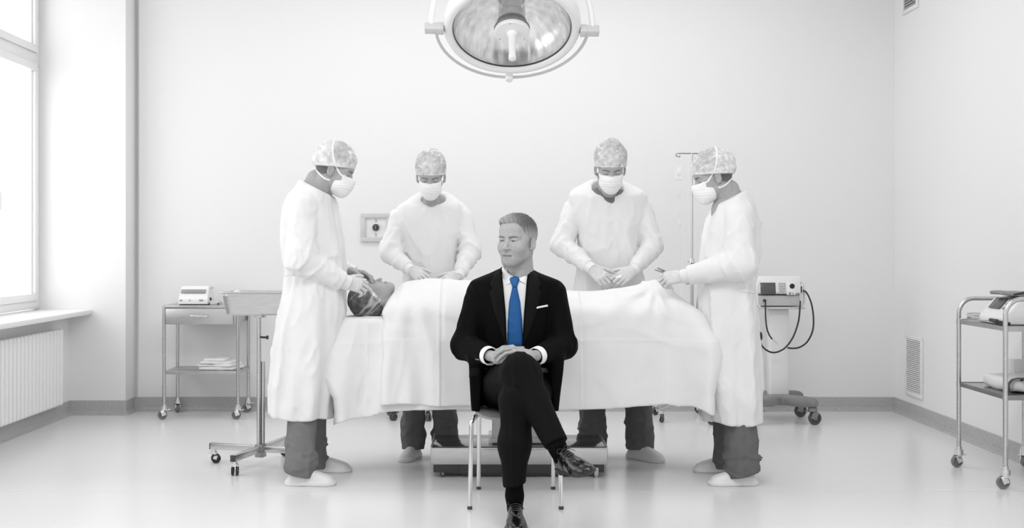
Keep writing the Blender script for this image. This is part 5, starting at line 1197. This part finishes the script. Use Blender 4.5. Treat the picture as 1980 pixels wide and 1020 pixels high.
zz5 = lambda py: pxZ(py, 5.65)
def prof_s(q):
    zt = np.interp(q, [0, 0.5, 1.2, 2.2, 3.2], [zz5(537), zz5(530), zz5(517.5), zz5(512), zz5(510)])
    ro = np.interp(q, [0, 0.35, 0.80, 1.2, 2.0, 3.2], [0.080, 0.090, 0.099, 0.092, 0.084, 0.080]); zo = np.interp(q, [0, 0.15, 0.75, 0.95, 1.4, 2.2, 3.2], [zz5(539), zz5(541.5), zz5(553), zz5(549), zz5(537), zz5(524), zz5(522)])
    rt = np.interp(q, [0, 0.6, 1.5, 3.2], [0.070, 0.070, 0.0675, 0.067]); return (rt-0.001, zt-0.02), (rt, zt), (ro, zo)
collar('shirt_collar', 'shirt', root, 0.10, prof_s)
def prof_j(q):
    zt = np.interp(q, [1.0, 1.3, 2.2, 3.2], [zz5(531), zz5(521), zz5(514), zz5(512)])
    return (0.078, zt-0.03), (0.078+0*q, zt), (np.interp(q, [1.0, 1.5, 3.2], [0.100, 0.108, 0.104]), np.interp(q, [1.0, 1.4, 2.2, 3.2], [zz5(541), zz5(535), zz5(530), zz5(528)]))
collar('jacket_collar', 'lapel', root, 1.12, prof_j)
sh = sobj('shirt', shirt_f, W(905, 770, 5.5), W(1090, 500, 5.95), 0.0045, 'shirt', root)
bs = bvh_of(sh)
def slv_w(P, el, seed):
    de = np.linalg.norm(P-el, axis=1); return 0.010*ridge(P*V(1, 1, 1.2), 26, seed)*np.exp(-(de/0.10)**2)+0.003*ridge(P, 18, seed+1)
def jacket_f(P):
    x, y, z = P.T; gx = pxs(x, 5.6)
    d = loft(P, rowsM, 2.3); d = d-0.0035*ridge(P*V(1, 1, 0.7), 16, 41)
    for pts, seed in ((armL, 43), (armR, 47)):
        a = chain(P, pts, [0.064, 0.062, 0.046], 0.03)-slv_w(P, pts[1], seed); u = nrm(pts[2]-pts[1]); a = smax(a, (P-pts[2])@u, 0.004); d = smin(d, a, 0.014)
    # skirts hanging over the hips
    for s_, p0, p1 in ((1, W(924, 690, 5.64), W(919, 788, 5.64)), (-1, W(1064, 690, 5.64), W(1078, 790, 5.64))):
        a = box_(P, (p0+p1)/2, (0.030, 0.135, (p0[2]-p1[2])/2+0.02), 0.016, Ry(-3 if s_ > 0 else 6))-0.003*nz(P, 14, 51)
        d = smin(d, a, 0.03)
    # lap cut: keep cloth off the front of the thighs
    lap = smax(smax(z-W(0, 712, 5.6)[2], np.abs(x-pxX(998, 5.6)-0.0)-(0.155+0*z)-0.12*np.clip((W(0, 700, 5.6)[2]-z), 0, 0.2), 0.02), y-5.72, 0.02)
    d = smax(d, -lap, 0.012)
    # chest opening
    zz = [pxZ(v, 5.6) for v in (510, 519, 550, 604, 662, 700)]
    xl = np.interp(-z, [-a for a in zz], [pxX(v, 5.6) for v in (966, 969.5, 973, 978, 980, 992)]); xr = np.interp(-z, [-a for a in zz], [pxX(v, 5.6) for v in (1025, 1022, 1018, 1013.5, 1010, 1000)])
    op = smax(smax(xl-x, x-xr, 0.002), y-5.69, 0.004)
    d = smax(d, -op, 0.004)
    nk = cap_(P, W(1003, 490, 5.72), W(998, 540, 5.71), 0.071, 0.076); return smax(d, -nk, 0.006)
jk = sobj('jacket', jacket_f, W(860, 812, 5.25)-V(0.02, 0, 0), W(1122, 505, 5.96)+V(0.03, 0, 0), 0.0055, 'suit', root)
bj = bvh_of(jk)
# collar flaps, tie
tie = patch('tie', [(988, 536.5), (986, 541), (990.5, 554), (989.5, 560), (984.5, 583), (982, 620), (980.5, 668)], [(1002, 536), (1004.5, 541), (1000, 554), (1001, 560), (1006, 583), (1009.5, 620), (1011.5, 668)], bs, 5.6, 0.005, 'tie', root, 12, 60, 0.005, bulge=0.006, edge=0.2)
patch('tie_knot', [(987.5, 537.5), (985.5, 541), (988, 547), (991.5, 555)], [(1002.5, 537), (1004.5, 541), (1002.5, 547), (999, 555)], bs, 5.6, 0.006, 'tie', tie, 10, 16, 0.011, bulge=0.007, edge=0.1)
# lapels, pocket square, buttons
patch('lapel', [(962, 524), (956, 531), (951, 541), (947, 549), (953, 556), (947, 563), (955, 600), (972, 650), (976, 664)], [(967, 524), (968, 532), (970, 545), (971, 552), (971.5, 560), (973, 575), (975, 610), (977, 650), (977.5, 664)], bj, 5.6, 0.005, 'lapel', root, 8, 50, 0.001)
patch('lapel', [(1025, 524), (1023.5, 532), (1021.5, 545), (1021, 552), (1020, 560), (1019, 575), (1016, 610), (1014, 650), (1012.5, 664)], [(1030, 524), (1037, 531), (1042, 541), (1046, 549), (1040, 556), (1046, 563), (1038, 600), (1021, 650), (1014, 664)], bj, 5.6, 0.005, 'lapel', root, 8, 50, 0.001)
patch('pocket_square', [(1036, 593), (1034.5, 597)], [(1058.5, 588.5), (1059, 592)], bj, 5.6, 0.005, 'shirt', root, 10, 6, 0.001)
patch('pocket_flap', [(909, 712), (907.5, 728)], [(928, 709), (926, 724)], bj, 5.6, 0.004, 'lapel', root, 6, 6, 0.001)
p = W(977, 668, 5.585); b = NB(); lathe(b, [(0, 0.004), (0.009, 0.004), (0.010, 0.001), (0, 0)], Matrix.Translation(p) @ Matrix.Rotation(math.pi/2, 4, 'X'), 16); bobj('button', b, 'black_plastic', root)
for i in range(3):
    hit, no, _, _ = bj.ray_cast(Vector((0, 0, CAMH)), Vector(((921+i*3.2-CX)/F, 1, -(694+i*0.6-CY)/F)).normalized())
    if hit:
        b = NB(); lathe(b, [(0, 0.003), (0.0045, 0.003), (0.005, 0), (0, -0.001)], Matrix.Translation(hit) @ no.to_track_quat('Z', 'Y').to_matrix().to_4x4(), 12); bobj('cuff_button', b, 'steel_dark', root)
# shirt cuffs
for pts, out in ((armL, 0.034), (armR, 0.040)):
    u = nrm(pts[2]-pts[1]); a = pts[2]-u*0.03; e = pts[2]+u*out
    def f(P, a=a, e=e, u=u):
        d = cap_(P, a, e+u*0.03, 0.045, 0.043); d = np.maximum(d, (P-e)@u); d = np.maximum(d, (a-P)@u); i = cap_(P, a, e+u*0.04, 0.040, 0.038); return np.maximum(d, -np.maximum(i, (pts[2]-u*0.01-P)@u if False else i))
    c = (a+e)/2; cf = sobj('shirt_cuff', f, c-0.075, c+0.075, 0.0028, 'shirt', root)
    sd = nrm(np.cross(u, V(0, 0.3, 1))); q = (pts[2]+e)/2+nrm(np.cross(u, np.cross(V(-0.1, -0.3, -1), u)))*0.042; b = NB(); bmesh.ops.create_uvsphere(b, u_segments=12, v_segments=8, radius=0.005, matrix=Matrix.Translation(q)); bobj('cufflink', b, 'steel', cf)
# trousers
def trou_f(P):
    x, y, z = P.T; gx = pxs(x, 5.1)
    a = chain(P, cl, [0.098, 0.078, 0.053], 0.05)
    u = nrm(cl[1]-cl[0]); k = np.linalg.norm(P-cl[1], axis=1)
    a = a-0.007*ridge(P*V(1.6, 0.5, 0.8), 26, 61)*np.exp(-((k-0.10)/0.09)**2)-0.003*ridge(P, 14, 62)
    # pressed crease of the crossed leg
    un = nrm(cl[2]-cl[1]); s_ = np.cross(un, V(0, -1, 0)); s_ = nrm(s_); q = (P-cl[1])@s_; along = (P-cl[1])@un
    a = a-0.0045*np.exp(-((q+0.01)/0.006)**2)*(y < 5.22)*smoothstep(0.0, 0.10, along)
    a = smax(a, (P-cl[2])@nrm(un+V(0.0, 0, 0.0))-0.004, 0.004)
    b_ = chain(P, pl, [0.095, 0.075, 0.065, 0.0515], 0.05); kb = np.linalg.norm(P-pl[1], axis=1)
    b_ = b_-0.0055*ridge(P*V(1.3, 0.6, 1), 22, 65)*np.exp(-(kb/0.12)**2)-0.003*ridge(P*V(1, 1, 0.3), 16, 66)
    b_ = b_-0.006*np.exp(-((gx-(990.5-0.010*(z*430-120)))/2.6)**2)*(y < 5.2)*smoothstep(0.60, 0.48, z)
    b_ = smax(b_, (pl[3][2]-0.006-z)+0.2*(x-pl[3][0]), 0.004)
    d = np.minimum(a, b_); d = smin(d, ell_(P, W(998, 755, 5.70), (0.175, 0.15, 0.105)), 0.05)
    return smax(d, 0.462-z-3*np.maximum(5.40-y, 0), 0.01)
sobj('trousers', trou_f, (-0.12, 4.92, 0.10), (0.46, 5.92, 0.90), 0.0055, 'trousers', root)
# socks and shoes
def shoe_f(P, part):
    x, y, z = P.T
    hw = np.interp(x, [0, 0.02, 0.06, 0.12, 0.18, 0.22, 0.26, 0.285, 0.30], [0.020, 0.031, 0.034, 0.037, 0.047, 0.050, 0.043, 0.030, 0.012])
    ht = np.interp(x, [0, 0.03, 0.07, 0.10, 0.13, 0.17, 0.21, 0.25, 0.285, 0.30], [0.075, 0.088, 0.092, 0.096, 0.086, 0.068, 0.056, 0.049, 0.038, 0.025])
    if part == 'upper':
        k = (np.abs(y/hw)**2.5+np.abs(np.maximum(z-0.008, 0)/(ht-0.008))**2.1)**(1/2.3); d = (k-1)*0.036
        d = smax(d, np.abs(x-0.15)-0.148, 0.03); d = smax(d, 0.010-z, 0.004)
        d = smax(d, -(np.linalg.norm((P-V(0.055, 0, 0.115))*V(0.8, 1, 1), axis=1)-0.040), 0.006)
        d = d-0.0018*smoothstep(0.006, -0.004, x-0.155-2.2*np.maximum(0.02-np.abs(y), -0.03))*(x > 0.08)
        d = d-0.0012*ridge(P*V(1.4, 0.4, 1), 50, 95)*np.exp(-((x-0.19)/0.03)**2); return d
    o = smax((np.abs(y)/(hw+0.004)-1)*0.04, np.abs(x-0.151)-0.152, 0.03)
    s_ = np.maximum(o, np.abs(z-0.010)-0.004-0.0); heel = np.maximum(np.maximum(o, x-0.075), np.abs(z-0.0)-0.013); return np.minimum(s_, heel)-0.0006
def shoe(O, X, Z, label):
    X = nrm(np.array(X, float)); Z = np.array(Z, float); Z = nrm(Z-X*(Z@X)); R = np.stack([X, np.cross(Z, X), Z], 1)
    s = sobj('shoe', lambda P: shoe_f(P, 'upper'), (-0.01, -0.06, -0.01), (0.32, 0.06, 0.115), 0.0032, 'leather', root, R=R, t=np.array(O), label=label)
    sobj('sole', lambda P: shoe_f(P, 'sole'), (-0.015, -0.065, -0.02), (0.325, 0.065, 0.03), 0.004, 'sole', s, R=R, t=np.array(O))
    g = lambda P: shoe_f(P, 'upper'); b = NB()
    for i, x in enumerate((0.112, 0.127, 0.142, 0.156)):
        pts = project(g, [(x+0.004*abs(v), 0.019*v, np.interp(x, [0.1, 0.17], [0.1, 0.07])) for v in np.linspace(-1, 1, 9)], 0.0014); atube(b, pts, 0.0016, 6)
    for s_ in (-1, 1):
        atube(b, spline([(0.108, 0.0, 0.100), (0.100, 0.018*s_, 0.108), (0.110, 0.034*s_, 0.097), (0.118, 0.026*s_, 0.095), (0.110, 0.002, 0.101)], 5), 0.0015, 6); atube(b, spline([(0.110, 0.0, 0.100), (0.128, 0.020*s_, 0.096), (0.140, 0.038*s_, 0.080)], 5), 0.0014, 6)
    xform(b, R, np.array(O), 1); bobj('laces', b, 'black_plastic', s)
ap = W(994, 940, 5.13)
shoe((ap[0]+0.002, 5.205, 0.013), (0.03, -1, 0.0), (0, 0, 1), None)
SO = W(1082, 903, 5.10); XD = nrm(V(0.40, -0.90, 0.06)); ZD = V(-0.36, -0.05, 0.92)
shoe(SO, XD, ZD, None)
Zn = nrm(ZD-XD*(ZD@XD)); ak = SO+XD*0.055+Zn*0.085
for pts in ([W(994, 920, 5.12), W(995, 958, 5.13), V(ap[0]+0.004, 5.145, 0.075)], [cl[2]-nrm(cl[2]-cl[1])*0.02, ak+Zn*0.02, ak-Zn*0.03]):
    pts = [np.array(p) for p in pts]; P_ = np.array(pts)
    sobj('sock', lambda P, pts=pts: chain(P, pts, [0.041, 0.0385, 0.036], 0.02)+0.0006*nz(P, 120, 3), P_.min(0)-0.06, P_.max(0)+0.06, 0.005, 'sock', root)
